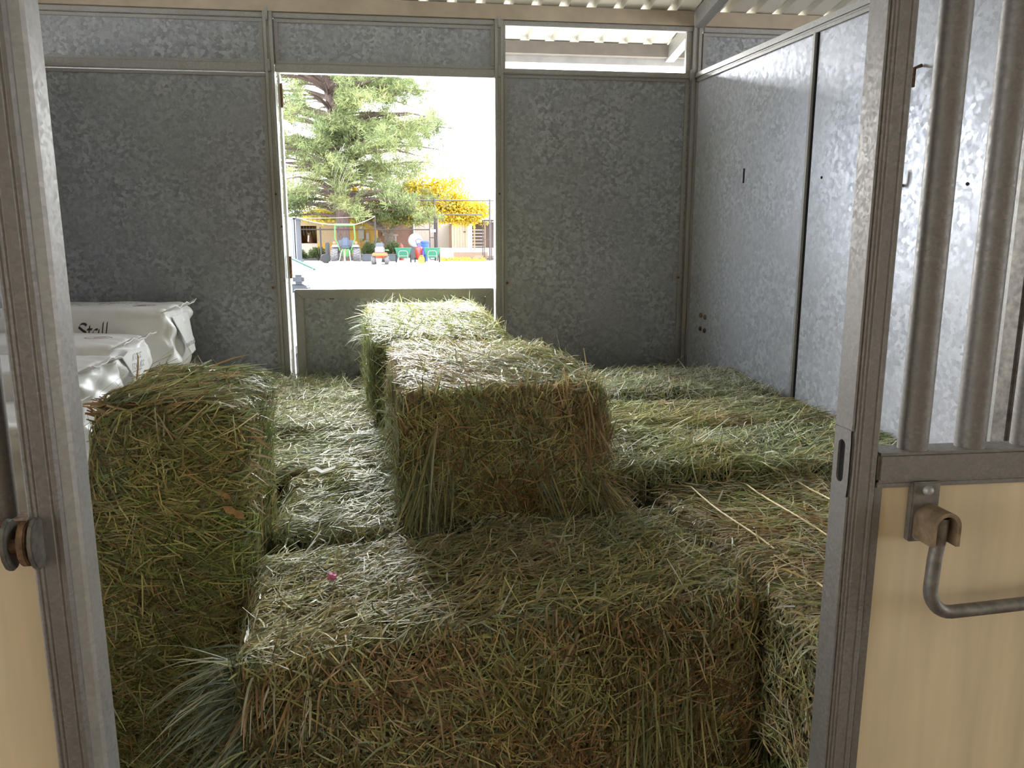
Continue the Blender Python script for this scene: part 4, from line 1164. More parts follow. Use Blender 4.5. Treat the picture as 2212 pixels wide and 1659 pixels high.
# green garden carts
def cart(x, y, label):
    c = empty('garden_cart', (x, y, 0), 0, label, 'cart', 'green garden carts in the yard')
    b0 = [(-0.36, -0.25), (0.36, -0.25), (0.36, 0.45), (-0.36, 0.45)]
    t0 = [(-0.56, -0.42), (0.56, -0.42), (0.56, 0.70), (-0.56, 0.70)]
    zb, zt, k = 0.32, 0.98, 0.93
    vs = [(a, b, zb) for a, b in b0] + [(a, b, zt) for a, b in t0] + [(a * k, b * k, zb + 0.03) for a, b in b0] + [(a * k, b * k, zt) for a, b in t0]
    fs = [(3, 2, 1, 0), (8, 9, 10, 11)]
    for i in range(4):
        j = (i + 1) % 4
        fs += [(i, j, 4 + j, 4 + i), (8 + j, 8 + i, 12 + i, 12 + j), (4 + i, 4 + j, 12 + j, 12 + i)]
    MB().add(vs, fs).build('tub', M_CARTG, c)
    m = MB()
    for (a, b), (e, f) in zip(t0, t0[1:] + t0[:1]):
        m.tube([(a, b, zt), (e, f, zt)], 0.022, 6)
    m.build('rim', M_CARTG, c)
    m = MB().tube([(-0.30, -0.46, 0.0), (-0.30, -0.46, 0.62), (-0.27, -0.48, 0.74), (-0.18, -0.50, 0.80), (0.18, -0.50, 0.80), (0.27, -0.48, 0.74), (0.30, -0.46, 0.62), (0.30, -0.46, 0.0)], 0.022, 8)
    m.build('handle_frame', M_SILVER, c, True)
    MB().tube([(-0.30, -0.46, 0.45), (0.30, -0.46, 0.45)], 0.018, 8).build('cross_bar', M_SILVER, c)
    for sx in (-1, 1):
        tyre(c, (sx * 0.50, 0.25, 0.27), 0.27, 0.09, 0.10, 0, M_BLACK, 'wheel')
    MB().tube([(-0.5, 0.25, 0.27), (0.5, 0.25, 0.27)], 0.015, 8).build('axle', M_SILVER, c)
    return c
cart(-0.93, 54.0, 'green garden cart next to the orange riding mower')
cart(1.05, 54.0, 'green garden cart right of the red tank')

# red upright compressor tank with hose
ct = empty('air_compressor', (0.16, 54.6, 0), 0, 'red upright tank with a blue motor between the two green carts', 'compressor')
MB().lathe([(0.0, 0.16), (0.20, 0.20), (0.29, 0.32), (0.29, 0.92), (0.20, 1.06), (0.0, 1.10)], (0, 0, 0), 'z', 24).build('tank', M_RED, ct, True)
MB().box(-0.16, 0.18, -0.16, 0.16, 1.08, 1.34).build('motor', plain('blue_grey_motor', (0.08, 0.10, 0.22), 0.5), ct, True, bevel=0.05)
MB().tube([(-0.15, -0.2, 1.2), (-0.22, -0.25, 1.5), (0.0, -0.25, 1.62), (0.2, -0.25, 1.5)], 0.035, 8).build('handle', plain('blue_steel', (0.05, 0.09, 0.30), 0.5), ct, True)
MB().tube([(-0.05, -0.2, 1.2), (0.0, -0.32, 0.9), (0.10, -0.34, 0.6), (0.2, -0.33, 0.5), (0.22, -0.32, 0.8), (0.05, -0.3, 1.15)], 0.02, 6).build('hose', plain('violet_hose', (0.25, 0.10, 0.35), 0.5), ct, True)
for sx in (-1, 1):
    tyre(ct, (sx * 0.30, 0.05, 0.15), 0.15, 0.08, 0.06, 0, M_BLACK, 'wheel')
# yellow jug
jg = empty('fuel_can', (0.30, 52.5, 0), 0, 'yellow fuel can on the ground in front of the red tank', 'fuel can')
MB().prism([(-0.21, -0.13, 0.0), (0.21, -0.13, 0.0), (0.21, -0.13, 0.34), (0.12, -0.13, 0.44), (-0.10, -0.13, 0.44), (-0.21, -0.13, 0.32)], (0, 0.26, 0)).build('can_body', plain('yellow_plastic', (0.72, 0.52, 0.03), 0.4), jg, True, bevel=0.04)
MB().tube([(-0.12, 0, 0.42), (-0.06, 0, 0.50), (0.08, 0, 0.50), (0.12, 0, 0.42)], 0.02, 6).build('handle', MATS['yellow_plastic'], jg, True)
MB().tube([(0.16, 0, 0.38), (0.22, 0, 0.46)], 0.028, 8).build('spout', M_BLACK, jg)
# blue bin with brooms
bb = empty('blue_bin', (0.60, 57.0, 0), 0, 'tall blue bin behind the red tank', 'bin')
MB().lathe([(0.22, 0.0), (0.30, 1.30), (0.34, 1.32), (0.34, 1.38), (0.28, 1.38)], (0, 0, 0), 'z', 24).build('bin_body', plain('blue_plastic', (0.03, 0.10, 0.42), 0.45), bb, True)
MB().lathe([(0.345, 1.36), (0.345, 1.41), (0.2, 1.47), (0.0, 1.48)], (0, 0, 0), 'z', 24).build('lid', MATS['blue_plastic'], bb, True)
for i, (x, lab) in enumerate(((-0.22, 'thin reddish broom handle leaning by the blue bin, left one'), (0.05, 'thin reddish broom handle leaning by the blue bin, right one'))):
    b_ = empty('broom', (0.60 + x, 57.45, 0), 0, lab, 'broom', 'brooms behind the blue bin')
    MB().tube([(0, 0, 0.12), (0, 0, 2.15)], 0.022, 6).build('handle', plain('reddish_wood', (0.42, 0.24, 0.18), 0.6), b_)
    MB().box(-0.18, 0.18, -0.05, 0.05, 0.0, 0.14).build('broom_head', M_BLACK, b_)
# propane tank
pt = empty('propane_tank', (-0.10, 61.5, 0), 0, 'white rounded propane tank behind the carts', 'tank')
MB().lathe([(0.0, -0.72), (0.28, -0.66), (0.50, -0.46), (0.56, -0.2), (0.56, 0.6), (0.50, 0.86), (0.28, 1.06), (0.0, 1.12)], (0, 0, 1.48), 'y', 28).build('tank_body', plain('white_tank_paint', (0.75, 0.75, 0.74), 0.4), pt, True)
for y in (-0.3, 0.7):
    MB().box(-0.40, 0.40, y - 0.06, y + 0.06, 0, 1.05).build('stand', M_GREYPL, pt)
# rolled black pipe left of tractor
bp = empty('drain_pipe', (-6.1, 53.6, 0), 0, 'black drain pipe standing left of the green tractor', 'pipe')
MB().lathe([(0.15, 0.0), (0.15, 1.28), (0.11, 1.36), (0.08, 1.36), (0.08, 0.02)], (0.08, 0.25, 0), 'z', 18).build('pipe_body', M_BLACK, bp, True)
MB().lathe([(0.10, -0.12), (0.28, -0.12), (0.31, 0.0), (0.28, 0.12), (0.10, 0.12)], (-0.05, -0.15, 0.31), 'y', 22).build('coil', M_BLACK, bp, True)
# small red can and planter by the brown wall
rc = empty('fuel_canister', (-1.2, 60.5, 0), 0, 'small red canister behind the nearer green cart', 'canister')
MB().lathe([(0.20, 0.0), (0.20, 1.02), (0.14, 1.14), (0.05, 1.16), (0.05, 1.24)], (0, 0, 0), 'z', 16).build('canister_body', M_RED, rc, True)
MB().tube([(-0.08, 0, 1.2), (0, 0, 1.3), (0.08, 0, 1.2)], 0.02, 6).build('handle', M_SILVER, rc)
cl = empty('grey_bench', (-2.0, 64.0, 0), 0, 'grey metal stand against the brown building', 'stand')
MB().box(-0.6, 0.5, -0.2, 0.2, 1.86, 1.98).build('stand_top', M_SILVER, cl)
for x in (-0.35, 0.0, 0.3):
    MB().tube([(x, 0, 0), (x, 0, 1.88)], 0.07, 8).build('leg', M_SILVER, cl)
MB().box(-0.5, 0.45, -0.25, 0.25, 0.0, 0.10).build('base', M_SILVER, cl)

# ------------------------------------------------------------------ container
co = empty('shipping_container', (-8.2, 54.2, 0), 0, 'blue grey shipping container at the left of the yard', 'container')
M_CONT = plain('blue_grey_container_paint', (0.27, 0.29, 0.36), 0.5)
vs, fs = [], []
xs = []
k = 0
x = 0.10
seq = []
while x > -2.3:
    seq += [(x, 0.0), (x - 0.14, 0.0), (x - 0.18, 0.05), (x - 0.32, 0.05)]
    x -= 0.36
MB().box(-2.44, 0.0, 0.06, 3.0, 0.15, 2.90).build('container_body', M_CONT, co)
for z in (0.55, 1.2, 1.85, 2.45):
    MB().prism([(-1.1, 0.0, z - 0.12), (-0.30, 0.0, z - 0.12), (-0.36, 0.0, z + 0.10), (-1.1, 0.0, z + 0.10)], (0, 0.07, 0)).build('door_rib', M_CONT, co)
for x in (0.0, -0.06, -2.44):
    MB().box(x - 0.02, x + 0.10, -0.02, 0.08, 0.0, 2.98).build('corner_post', M_CONT, co)
for x in (-0.16, -0.5):
    MB().tube([(x, -0.02, 0.2), (x, -0.02, 2.85)], 0.022, 8).build('lock_rod', M_SILVER, co)
MB().box(-2.44, 0.1, -0.02, 3.0, 2.90, 3.04).build('top_rail', M_CONT, co)
MB().box(-2.44, 0.1, -0.02, 3.0, 0.0, 0.15).build('bottom_rail', M_CONT, co)

# ------------------------------------------------------------------ stable building (yellow) and horse
yb = empty('stable_building', (-6.5, 66.0, 0), 0, 'yellow stable building behind the pine trunk with an open stall window', 'building')
M_YEL = plain('yellow_stucco', (0.52, 0.31, 0.05), 0.8, 0, 0.08, 4)
M_TAN = plain('tan_boards', (0.44, 0.33, 0.20), 0.8, 0, 0.08, 4)
M_CREAMB = plain('cream_boards', (0.50, 0.45, 0.38), 0.8, 0, 0.08, 4)
def yx(x): return x + 6.5
for (x0, x1, z0, z1, mt, nm) in ((-9.9, -9.55, 0, 3.5, M_TAN, 'wall'), (-9.55, -8.20, 0, 1.25, M_CREAMB, 'stall_door'), (-9.55, -8.2, 2.68, 3.5, M_TAN, 'wall'),
                                 (-8.20, -6.7, 1.25, 3.5, M_TAN, 'wall'), (-8.20, -6.7, 0.0, 1.25, M_YEL, 'wall'), (-6.7, -3.3, 0.0, 3.5, M_YEL, 'wall')):
    MB().box(yx(x0), yx(x1), 0, 0.15, z0, z1).build(nm, mt, yb)
MB().box(yx(-9.9), yx(-3.3), 3.6, 3.8, 0, 3.5).build('wall', M_YEL, yb)
MB().box(yx(-9.9), yx(-9.75), 0.15, 3.6, 0, 3.5).build('wall', M_YEL, yb)
MB().box(yx(-3.45), yx(-3.3), 0.15, 3.6, 0, 3.5).build('wall', M_YEL, yb)
MB().prism([(yx(-10.3), -0.7, 3.45), (yx(-10.3), 4.2, 3.9), (yx(-10.3), 4.2, 4.0), (yx(-10.3), -0.7, 3.55)], (7.3, 0, 0)).build('roof', plain('brown_roof', (0.2, 0.14, 0.1), 0.8), yb)
for x in (-9.25, -9.0, -8.75, -8.5, -8.3):
    MB().tube([(yx(x), 0.08, 1.9), (yx(x), 0.08, 2.68)], 0.025, 6).build('window_bar', M_BLACK, yb)
for (x0, x1, z0, z1, nm) in ((-4.79, -4.33, 1.62, 2.71, 'meter_cabinet'), (-4.18, -3.92, 1.56, 2.12, 'meter_box'), (-4.33, -3.9, 1.26, 1.52, 'meter_box'), (-4.62, -4.45, 1.45, 1.60, 'meter_box')):
    MB().box(yx(x0), yx(x1), -0.18, 0.0, z0, z1).build(nm, plain('grey_meter_box', (0.36, 0.33, 0.30), 0.6), yb, bevel=0.02)
for x in (-4.7, -4.05):
    MB().tube([(yx(x), -0.05, 0.0), (yx(x), -0.05, 1.5)], 0.03, 6).build('conduit', MATS['grey_meter_box'], yb)

def horse():
    root = empty('horse', (-8.75, 65.0, 0), 0, 'brown horse with a white blaze looking out of the stable window', 'horse')
    spine = [((0.30, 2.9, 1.35), .12, .14), ((0.28, 2.7, 1.38), .28, .32), ((0.22, 2.2, 1.30), .33, .38), ((0.10, 1.7, 1.30), .31, .37), ((0.0, 1.45, 1.42), .22, .32),
             ((-0.02, 1.2, 1.62), .15, .25), ((-0.02, 0.95, 1.84), .12, .20), ((-0.02, 0.72, 1.92), .11, .16), ((-0.03, 0.58, 1.84), .115, .15), ((-0.04, 0.46, 1.66), .10, .12), ((-0.05, 0.36, 1.48), .075, .085),
             ((-0.05, 0.31, 1.37), .07, .075), ((-0.05, 0.29, 1.33), .04, .045)]
    seg = 14
    vs, fs = [], []
    n = len(spine)
    for i, (c, rw, rh) in enumerate(spine):
        a = Vector(spine[max(0, i - 1)][0]); b = Vector(spine[min(n - 1, i + 1)][0])
        d = (b - a).normalized()
        u = Vector((1, 0, 0)); u = (u - d * u.dot(d)).normalized()
        w = d.cross(u)
        for k in range(seg):
            t = 2 * math.pi * k / seg
            vs.append(Vector(c) + u * rw * math.cos(t) + w * rh * math.sin(t))
    fs += [(i * seg + k, i * seg + (k + 1) % seg, (i + 1) * seg + (k + 1) % seg, (i + 1) * seg + k) for i in range(n - 1) for k in range(seg)]
    fs += [tuple(range(seg)), tuple(range((n - 1) * seg, n * seg))]
    mb = MB().add(vs, fs)
    for sx in (-1, 1):
        mb.tube([(sx * .07 - .02, 0.74, 1.99), (sx * .09 - .02, 0.72, 2.08), (sx * .08 - .02, 0.70, 2.17)], [.035, .04, .006], 8)
        for y, kb in ((1.5, 0), (2.6, 1)):
            x = 0.1 + sx * .2 + (0.15 if kb else 0)
            mb.tube([(x, y, 1.1), (x, y + (.06 if kb else 0), .72), (x, y + (.16 if kb else 0.02), .52), (x, y + .04, .14), (x, y - .04, .02)], [.13, .085, .06, .042, .065], 8)
    o = mb.build('horse_body', plain('bay_brown_coat', (0.15, 0.065, 0.035), 0.6), root, True)
    blaze = MB()
    for i in range(7, 11):
        pass
    pts = [(-0.02, 0.585, 2.0), (-0.035, 0.435, 1.86), (-0.05, 0.335, 1.69), (-0.06, 0.275, 1.51), (-0.06, 0.236, 1.385)]
    vs = []
    for (x, y, z), w in zip(pts, (.03, .05, .045, .045, .05)):
        vs += [(x - w, y - 0.012, z), (x + w, y - 0.012, z), (x - w, y + 0.02, z - .01), (x + w, y + 0.02, z - .01)]
    fs = []
    for i in range(4):
        a = i * 4
        fs += [(a, a + 1, a + 5, a + 4), (a + 2, a + 6, a + 7, a + 3), (a, a + 4, a + 6, a + 2), (a + 1, a + 3, a + 7, a + 5)]
    blaze.add(vs, fs).build('blaze', plain('white_blaze', (0.72, 0.66, 0.6), 0.6), root)
    for sx in (-1, 1):
        MB().lathe([(0.0, -.02), (.025, -.012), (.03, 0), (.025, .012), (0, .02)], (sx * .10 - .03, 0.53, 1.79), 'x', 10).build('eye', M_BLACK, root, True)
    mane = MB()
    for i, (c, rw, rh) in enumerate(spine[4:8]):
        c = Vector(c)
        mane.prism([(c.x - .03, c.y + .06, c.z + rh * .75), (c.x + .05, c.y + .06, c.z + rh * .75), (c.x + .09, c.y + .12, c.z - .05), (c.x + .03, c.y + .12, c.z - .08)], (0, 0.12, 0.05))
    mane.build('mane', M_BLACK, root)
    return root
horse()

# brown building, pale building, shed and terrace on the right
br = empty('brown_building', (-1.75, 68.0, 0), 0, 'low brown stucco building behind the yellow leaved tree', 'building')
M_BRN = plain('brown_stucco', (0.27, 0.15, 0.12), 0.85, 0, 0.1, 4)
MB().box(-1.52, 1.5, 0, 5, 0, 3.5).build('wall', M_BRN, br)
MB().box(-1.53, 1.53, -0.25, 5.2, 3.5, 3.66).build('roof', M_GREYPL, br)
MB().box(1.30, 1.5, -0.06, 0.0, 0, 3.5).build('pilaster', plain('dark_brown_trim', (0.16, 0.10, 0.08), 0.8), br)
MB().box(0.15, 0.30, -0.15, 0.0, 2.55, 2.95).build('wall_lamp', M_SILVER, br)
MB().box(-1.15, -0.95, -0.15, 0.0, 1.9, 2.3).build('wall_box', M_SILVER, br)
pb = empty('pale_building', (1.42, 70.3, 0), 0, 'long pale building behind the tall fence posts', 'building')
MB().box(-1.6, 1.9, 0, 5, 0, 3.7).build('wall', plain('pale_stucco', (0.66, 0.58, 0.53), 0.85), pb)
MB().box(-1.75, 2.05, -0.3, 5.2, 3.7, 3.85).build('roof', plain('pale_roof_edge', (0.5, 0.44, 0.4), 0.7), pb)
tag(BX(2.0, 30, 63.5, 90, -0.005, 0.84).build('terrace', M_GROUND), 'raised pale ground around the shed on the right', 'ground', kind='structure')
sh = empty('garden_shed', (3.75, 68.0, 0.84), 0, 'cream wooden shed with a dark side door on the raised ground', 'shed')
M_SHED = plain('cream_shed_boards', (0.55, 0.46, 0.37), 0.7, 0, 0.06, 5)
for i in range(6):
    MB().box(-0.70 + 0.235 * i, -0.475 + 0.235 * i, -0.02 * (i % 2), 0.08, 0.0, 2.05).build('board', M_SHED, sh)
MB().box(-0.70, 0.71, 0.08, 2.0, 0, 2.05).build('wall', M_SHED, sh)
MB().box(-0.92, -0.72, 0.0, 0.2, 0.0, 1.95).build('door', plain('dark_brown_door', (0.20, 0.12, 0.08), 0.7), sh)
MB().prism([(-0.9, -0.2, 2.05), (0.9, -0.2, 2.05), (0.9, -0.2, 2.12), (0.0, -0.2, 2.25), (-0.9, -0.2, 2.12)], (0, 2.4, 0)).build('roof', M_SHED, sh)
MB().box(0.32, 0.52, -0.06, -0.02, 1.35, 1.42).build('handle', M_BLACK, sh)
os_ = empty('stall_shelter', (5.98, 66.8, 0.84), 0, 'open timber stall shelter with orange posts right of the shed', 'shelter')
MB().box(-1.1, 1.9, 1.8, 1.95, 0, 2.2).build('back_wall', plain('dark_brown_boards', (0.14, 0.09, 0.07), 0.8), os_)
for x in (-1.1, -0.2, 0.9, 1.8):
    MB().box(x, x + 0.14, -0.05, 0.1, 0, 2.2).build('post', plain('orange_timber', (0.50, 0.24, 0.08), 0.7), os_)
MB().box(-1.3, 2.1, -0.3, 2.2, 2.2, 2.32).build('roof', M_SHED, os_)
gp = empty('corral_panel', (5.05, 65.4, 0.84), 0, 'pale tubular corral panel in front of the stall shelter', 'fence panel')
for z in (0.15, 0.42, 0.69, 0.96, 1.23, 1.50):
    MB().tube([(-0.62, 0, z), (0.62, 0, z)], 0.035, 8).build('rail', M_SILVER, gp)
for x in (-0.62, 0.62):
    MB().tube([(x, 0, 0.0), (x, 0, 1.55)], 0.04, 8).build('upright', M_SILVER, gp)
for i, (x0, x1, y, z) in enumerate(((2.9, 5.6, 61.6, 0.30), (4.4, 6.6, 59.6, 0.18))):
    tag(BX(x0, x1, y, y + 0.25, 0.0, z * 1.9).build('timber_edging', plain('weathered_timber', (0.36, 0.25, 0.18), 0.8), None, bevel=0.02), ('weathered timber edging below the shed', 'shorter timber edging beside the wire kennel')[i], 'timber', 'timber edging')
# kerb and planter boxes
tag(BX(-9.6, -1.5, 60.6, 61.1, 0, 0.34).build('kerb', plain('grey_kerb', (0.26, 0.26, 0.28), 0.8), None, bevel=0.03), 'low grey kerb along the front of the yellow stable', 'kerb')
for x, lab in ((-3.45, 'dark planter box between the tractor and the riding mower'), (-1.95, 'dark planter box behind the riding mower')):
    pl = empty('planter_box', (x, 57.6, 0), 0, lab, 'planter', 'dark planter boxes')
    MB().prism([(-0.5, -0.25, 0.0), (0.5, -0.25, 0.0), (0.56, -0.3, 0.48), (-0.56, -0.3, 0.48)], (0, 0.55, 0)).build('box', M_GREYPL, pl, bevel=0.03)
    MB().box(-0.58, 0.58, -0.32, 0.28, 0.46, 0.52).build('rim', M_GREYPL, pl)

# ------------------------------------------------------------------ plants
def leaves(name, parent, C, size, cols, seed, mat=M_LEAF, aspect=0.5, droop=0.0, up=None):
    rs = np.random.RandomState(seed)
    N = len(C)
    d = norm(rs.normal(size=(N, 3)) + np.array([0, 0, -droop]))
    if up is not None: d = norm(d + up * 0.8)
    w = norm(np.cross(d, rs.normal(size=(N, 3))))
    s = size * rs.uniform(0.6, 1.4, N)
    P = np.stack([C, C + d * s[:, None] * 0.5, C + d * s[:, None]], 1)
    wd = w * (s * aspect * 0.5)[:, None]
    o = straw_object(name, [ribbons(P, wd, cols, (0.25, 1.0, 0.15))], mat, parent)
    o['kind'] = 'stuff'
    return o

def colmix(rs, n, cs, ws, lo=0.7, hi=1.2):
    c = np.array(cs)[rs.choice(len(cs), size=n, p=np.array(ws) / sum(ws))] * 0.75
    return c * rs.uniform(lo, hi, (n, 1))

def shrub(x, y, r, hgt, label, n=1500, seed=1, cs=((0.09, 0.13, 0.05), (0.14, 0.18, 0.07), (0.22, 0.22, 0.11))):
    rs = np.random.RandomState(seed)
    s = empty('shrub', (x, y, 0), 0, label, 'shrub', 'shrubs along the kerb')
    for k in range(5):
        a = k * 1.256
        MB().tube([(0, 0, 0), (r * .3 * math.cos(a), r * .3 * math.sin(a), hgt * .5), (r * .6 * math.cos(a), r * .5 * math.sin(a), hgt * .85)], 0.025, 5, r2=0.008).build('stem', plain('shrub_stem', (0.15, 0.1, 0.06), 0.9), s)
    p = rs.normal(size=(n, 3)); p = norm(p) * rs.uniform(0.3, 1, (n, 1)) ** 0.5
    C = np.stack([p[:, 0] * r, p[:, 1] * r * .7, np.abs(p[:, 2]) * hgt * .75 + hgt * .22 + p[:, 2] * 0.08], 1)
    leaves('foliage', s, C, 0.13, colmix(rs, n, cs, (3, 2, 1)), seed)
shrub(-8.75, 59.6, 0.6, 0.75, 'leafy green shrub below the horse window', 1600, 2)
shrub(-7.35, 59.4, 0.75, 0.95, 'rounded green shrub left of the tractor', 2000, 3)
shrub(-3.55, 58.6, 0.55, 1.35, 'dark green shrub between the tractor and the mower', 1800, 4)
shrub(-1.75, 58.6, 0.65, 1.45, 'dark green shrub behind the mower and cart', 2000, 5)
shrub(-3.1, 62.4, 0.45, 1.75, 'pale feathery bush left of the forked tree trunk', 1500, 6, ((0.30, 0.33, 0.16), (0.36, 0.36, 0.2), (0.25, 0.28, 0.12)))

M_BARK = plain('pine_bark', (0.17, 0.115, 0.10), 0.9, 0, 0.45, 6, bumpy=0.6, stretch=(3, 3, 0.5))
M_BARK2 = plain('grey_brown_bark', (0.20, 0.155, 0.12), 0.9, 0, 0.3, 6, bumpy=0.4)
# pine
pn = empty('pine_tree', (-5.45, 59.4, 0), 0, 'tall green pine tree standing behind the tractor', 'tree')
tp = [(0.0, 0, -0.05), (0, 0, 1.0), (0.0, 0, 3.0), (-0.12, 0, 6.0), (-0.2, 0, 8.5), (-0.45, 0, 10.6), (-0.85, 0, 13.0), (-0.6, 0, 15.5), (-0.4, 0, 18.5)]
MB().tube(tp, [0.62, 0.52, 0.48, 0.42, 0.36, 0.32, 0.24, 0.17, 0.05], 14).build('trunk', M_BARK, pn, True)
MB().tube([(-0.45, 0, 10.6), (0.15, 0.1, 11.6), (0.45, 0.2, 13.4), (0.5, 0.2, 15.5)], [0.24, 0.2, 0.15, 0.06], 10).build('trunk_fork', M_BARK, pn, True)
rs = np.random.RandomState(77)
rr = random.Random(77)
def crown_right(z): return float(np.interp(z, [2.6, 3.2, 4.6, 6.2, 8.2, 9.4, 10.5, 11.6, 13.5, 16, 18.5], [2.6, 4.4, 6.0, 7.0, 7.7, 6.4, 4.7, 6.0, 6.4, 4.8, 1.2]))
def crown_left(z): return float(np.interp(z, [2.6, 3.2, 5, 8, 11, 14, 17, 18.5], [2.6, 4.3, 5.2, 5.6, 5.2, 5.0, 3.2, 1.0]))
tips = []
nb = 0
z = 3.4
branches = []
while z < 18.0:
    for a in range(7):
        az = rr.uniform(0, 2 * math.pi)
        ca, sa = math.cos(az), math.sin(az)
        reach = (crown_right(z) if ca > 0 else crown_left(z)) * abs(ca) + 5.0 * abs(sa) * min(1, (19 - z) / 8)
        reach *= rr.uniform(0.7, 1.22)
        z0 = z + rr.uniform(-0.3, 0.3)
        base = Vector((float(np.interp(z0, [p[2] for p in tp], [p[0] for p in tp])), 0, z0))
        sag = rr.uniform(-0.10, 0.16)
        if z < 5.5: sag -= 0.16
        pts = [base, base + Vector((ca * reach * .35, sa * reach * .35, reach * (.10 + sag * .3))), base + Vector((ca * reach * .7, sa * reach * .7, reach * (.12 + sag * .6))), base + Vector((ca * reach, sa * reach, reach * (.08 + sag)))]
        branches.append((pts, 0.05 + 0.016 * reach))
    z += 0.42
for pts, r0 in branches:
    MB().tube(pts, r0, 6, r2=0.012).build('branch', M_BARK, pn)
cl = []
for pts, r0 in branches:
    P = np.array([list(p) for p in pts])
    Lb_ = np.linalg.norm(P[-1] - P[0])
    for k in range(int(7 + Lb_ * 2.6)):
        t = rs.uniform(0.25, 1.0) ** 0.7 * 3
        i = min(2, int(t)); f = t - i
        c = P[i] * (1 - f) + P[i + 1] * f
        c = c + rs.normal(size=3) * np.array([0.34, 0.34, 0.22]) * (0.7 + 0.1 * Lb_)
        cl.append(c)
cl = np.array(cl)
cl = cl[cl[:, 2] > 2.75]
# open sky gaps around the bare fork and to its left
gap = ((cl[:, 0] + 1.5) / 1.3) ** 2 + ((cl[:, 2] - 12.3) / 1.1) ** 2 < 1
gap |= (((cl[:, 0] + 0.35) / 0.75) ** 2 + ((cl[:, 2] - 11.0) / 1.6) ** 2 < 1) & (cl[:, 1] < 0.6)
gap |= ((cl[:, 0] + 3.6) / 0.9) ** 2 + ((cl[:, 2] - 6.9) / 0.7) ** 2 < 1
gap |= ((cl[:, 0] - 4.6) / 0.9) ** 2 + ((cl[:, 2] - 10.6) / 0.8) ** 2 < 1
cl = cl[~gap]
per = 34
n = len(cl)
tone = wav(cl, 1.1, 91) * 0.5 + rs.uniform(-0.5, 0.5, n)
ctone = np.where(tone[:, None] > 0.35, np.array([[0.34, 0.37, 0.15]]), np.where(tone[:, None] < -0.3, np.array([[0.18, 0.23, 0.10]]), np.array([[0.26, 0.31, 0.13]])))
C = np.repeat(cl, per, 0) + rs.normal(size=(n * per, 3)) * np.array([0.17, 0.17, 0.12])
cc = np.repeat(ctone, per, 0) * 0.72 * rs.uniform(0.7, 1.25, (n * per, 1))
upv = np.repeat(norm(rs.normal(size=(n, 3)) + np.array([0, 0, 0.5])), per, 0)
leaves('needles', pn, C, 0.30, cc, 92, aspect=0.14, up=upv)
# pale dead twigs hanging in front
for k in range(7):
    x0, z0 = rr.uniform(-0.2, 0.8), rr.uniform(5.0, 6.8)
    MB().tube([(x0 + 0.6, -4.6, z0 + 1.4), (x0 + 0.25, -4.7, z0 + 0.6), (x0, -4.75, z0), (x0 - 0.1, -4.7, z0 - 0.5)], 0.022, 5, r2=0.008).build('dead_twig', plain('pale_dead_wood', (0.45, 0.40, 0.38), 0.8), pn)

# yellow leaved tree
yt = empty('mulberry_tree', (-2.2, 63.0, 0), 0, 'yellow leaved tree with a forked trunk right of the pine', 'tree')
MB().tube([(0, 0, -0.05), (0, 0, 0.9), (0.02, 0, 1.9)], [0.42, 0.33, 0.34], 12).build('trunk', M_BARK2, yt, True)
limbs = [[(0, 0, 1.7), (-0.5, 0, 2.3), (-0.95, 0.1, 3.1), (-1.3, 0.2, 4.2), (-1.7, .2, 5.2)], [(0.02, 0, 1.7), (0.35, 0, 2.4), (0.5, 0.1, 3.2), (0.9, 0.2, 4.4), (1.2, .3, 5.8)], [(0.3, 0, 2.2), (1.2, -0.2, 3.1), (2.6, -0.3, 4.0), (4.4, -.2, 4.6)],
         [(0.5, 0.1, 3.0), (2.0, 0.6, 4.4), (3.2, .8, 5.6), (4.2, .8, 6.0)], [(-0.5, 0, 2.3), (-1.6, -.3, 2.9), (-2.8, -.4, 3.4), (-4.2, -.4, 3.7)], [(1.6, -.2, 3.4), (3.4, -.6, 3.6), (5.2, -.6, 3.7), (6.6, -.5, 3.6)]]
for L_ in limbs:
    MB().tube(L_, 0.20, 8, r2=0.03).build('limb', M_BARK2, yt, True)
rs = np.random.RandomState(5)
blobs = [((0.9, -.3, 4.2), (1.5, 1.2, .55), 260, 'y'), ((2.6, -.2, 4.0), (1.3, 1.2, .7), 240, 'y'), ((4.4, 0, 4.4), (1.4, 1.2, .7), 260, 'y'), ((6.0, 0, 3.7), (1.3, 1.0, .55), 260, 'y'), ((5.2, 0, 3.3), (1.6, 1.0, .5), 260, 'y'),
         ((1.2, 0, 3.3), (1.7, 1.0, .55), 200, 'g'), ((0.4, 0.4, 3.9), (1.3, 1.0, .7), 160, 'g'), ((-1.2, .6, 3.6), (1.6, 1.0, .7), 130, 'm'), ((-3.5, .4, 3.5), (1.6, 1.0, .5), 110, 'm'), ((-5.2, .6, 3.4), (1.2, 1.0, .5), 60, 'y'),
         ((3.0, .6, 5.2), (1.6, 1.0, .8), 90, 'y'), ((1.6, .6, 5.6), (1.6, 1.0, .9), 90, 'm'), ((-2.5, .8, 5.0), (2.2, 1.0, 1.2), 90, 'y'), ((4.2, .5, 5.7), (1.0, .8, .8), 40, 'y')]
cen, ccol = [], []
for c, r_, k, kind in blobs:
    q = np.array(c) + rs.normal(size=(k, 3)) * np.array(r_) * 0.52
    cen.append(q)
    if kind == 'y': ccol.append(colmix(rs, k, ((0.62, 0.42, 0.03), (0.70, 0.52, 0.06), (0.50, 0.40, 0.06)), (3, 2, 1), .9, 1.1))
    elif kind == 'g': ccol.append(colmix(rs, k, ((0.24, 0.28, 0.07), (0.34, 0.32, 0.07), (0.50, 0.40, 0.06)), (3, 2, 1), .9, 1.1))
    else: ccol.append(colmix(rs, k, ((0.36, 0.34, 0.07), (0.58, 0.44, 0.06), (0.24, 0.27, 0.07)), (2, 2, 1), .9, 1.1))
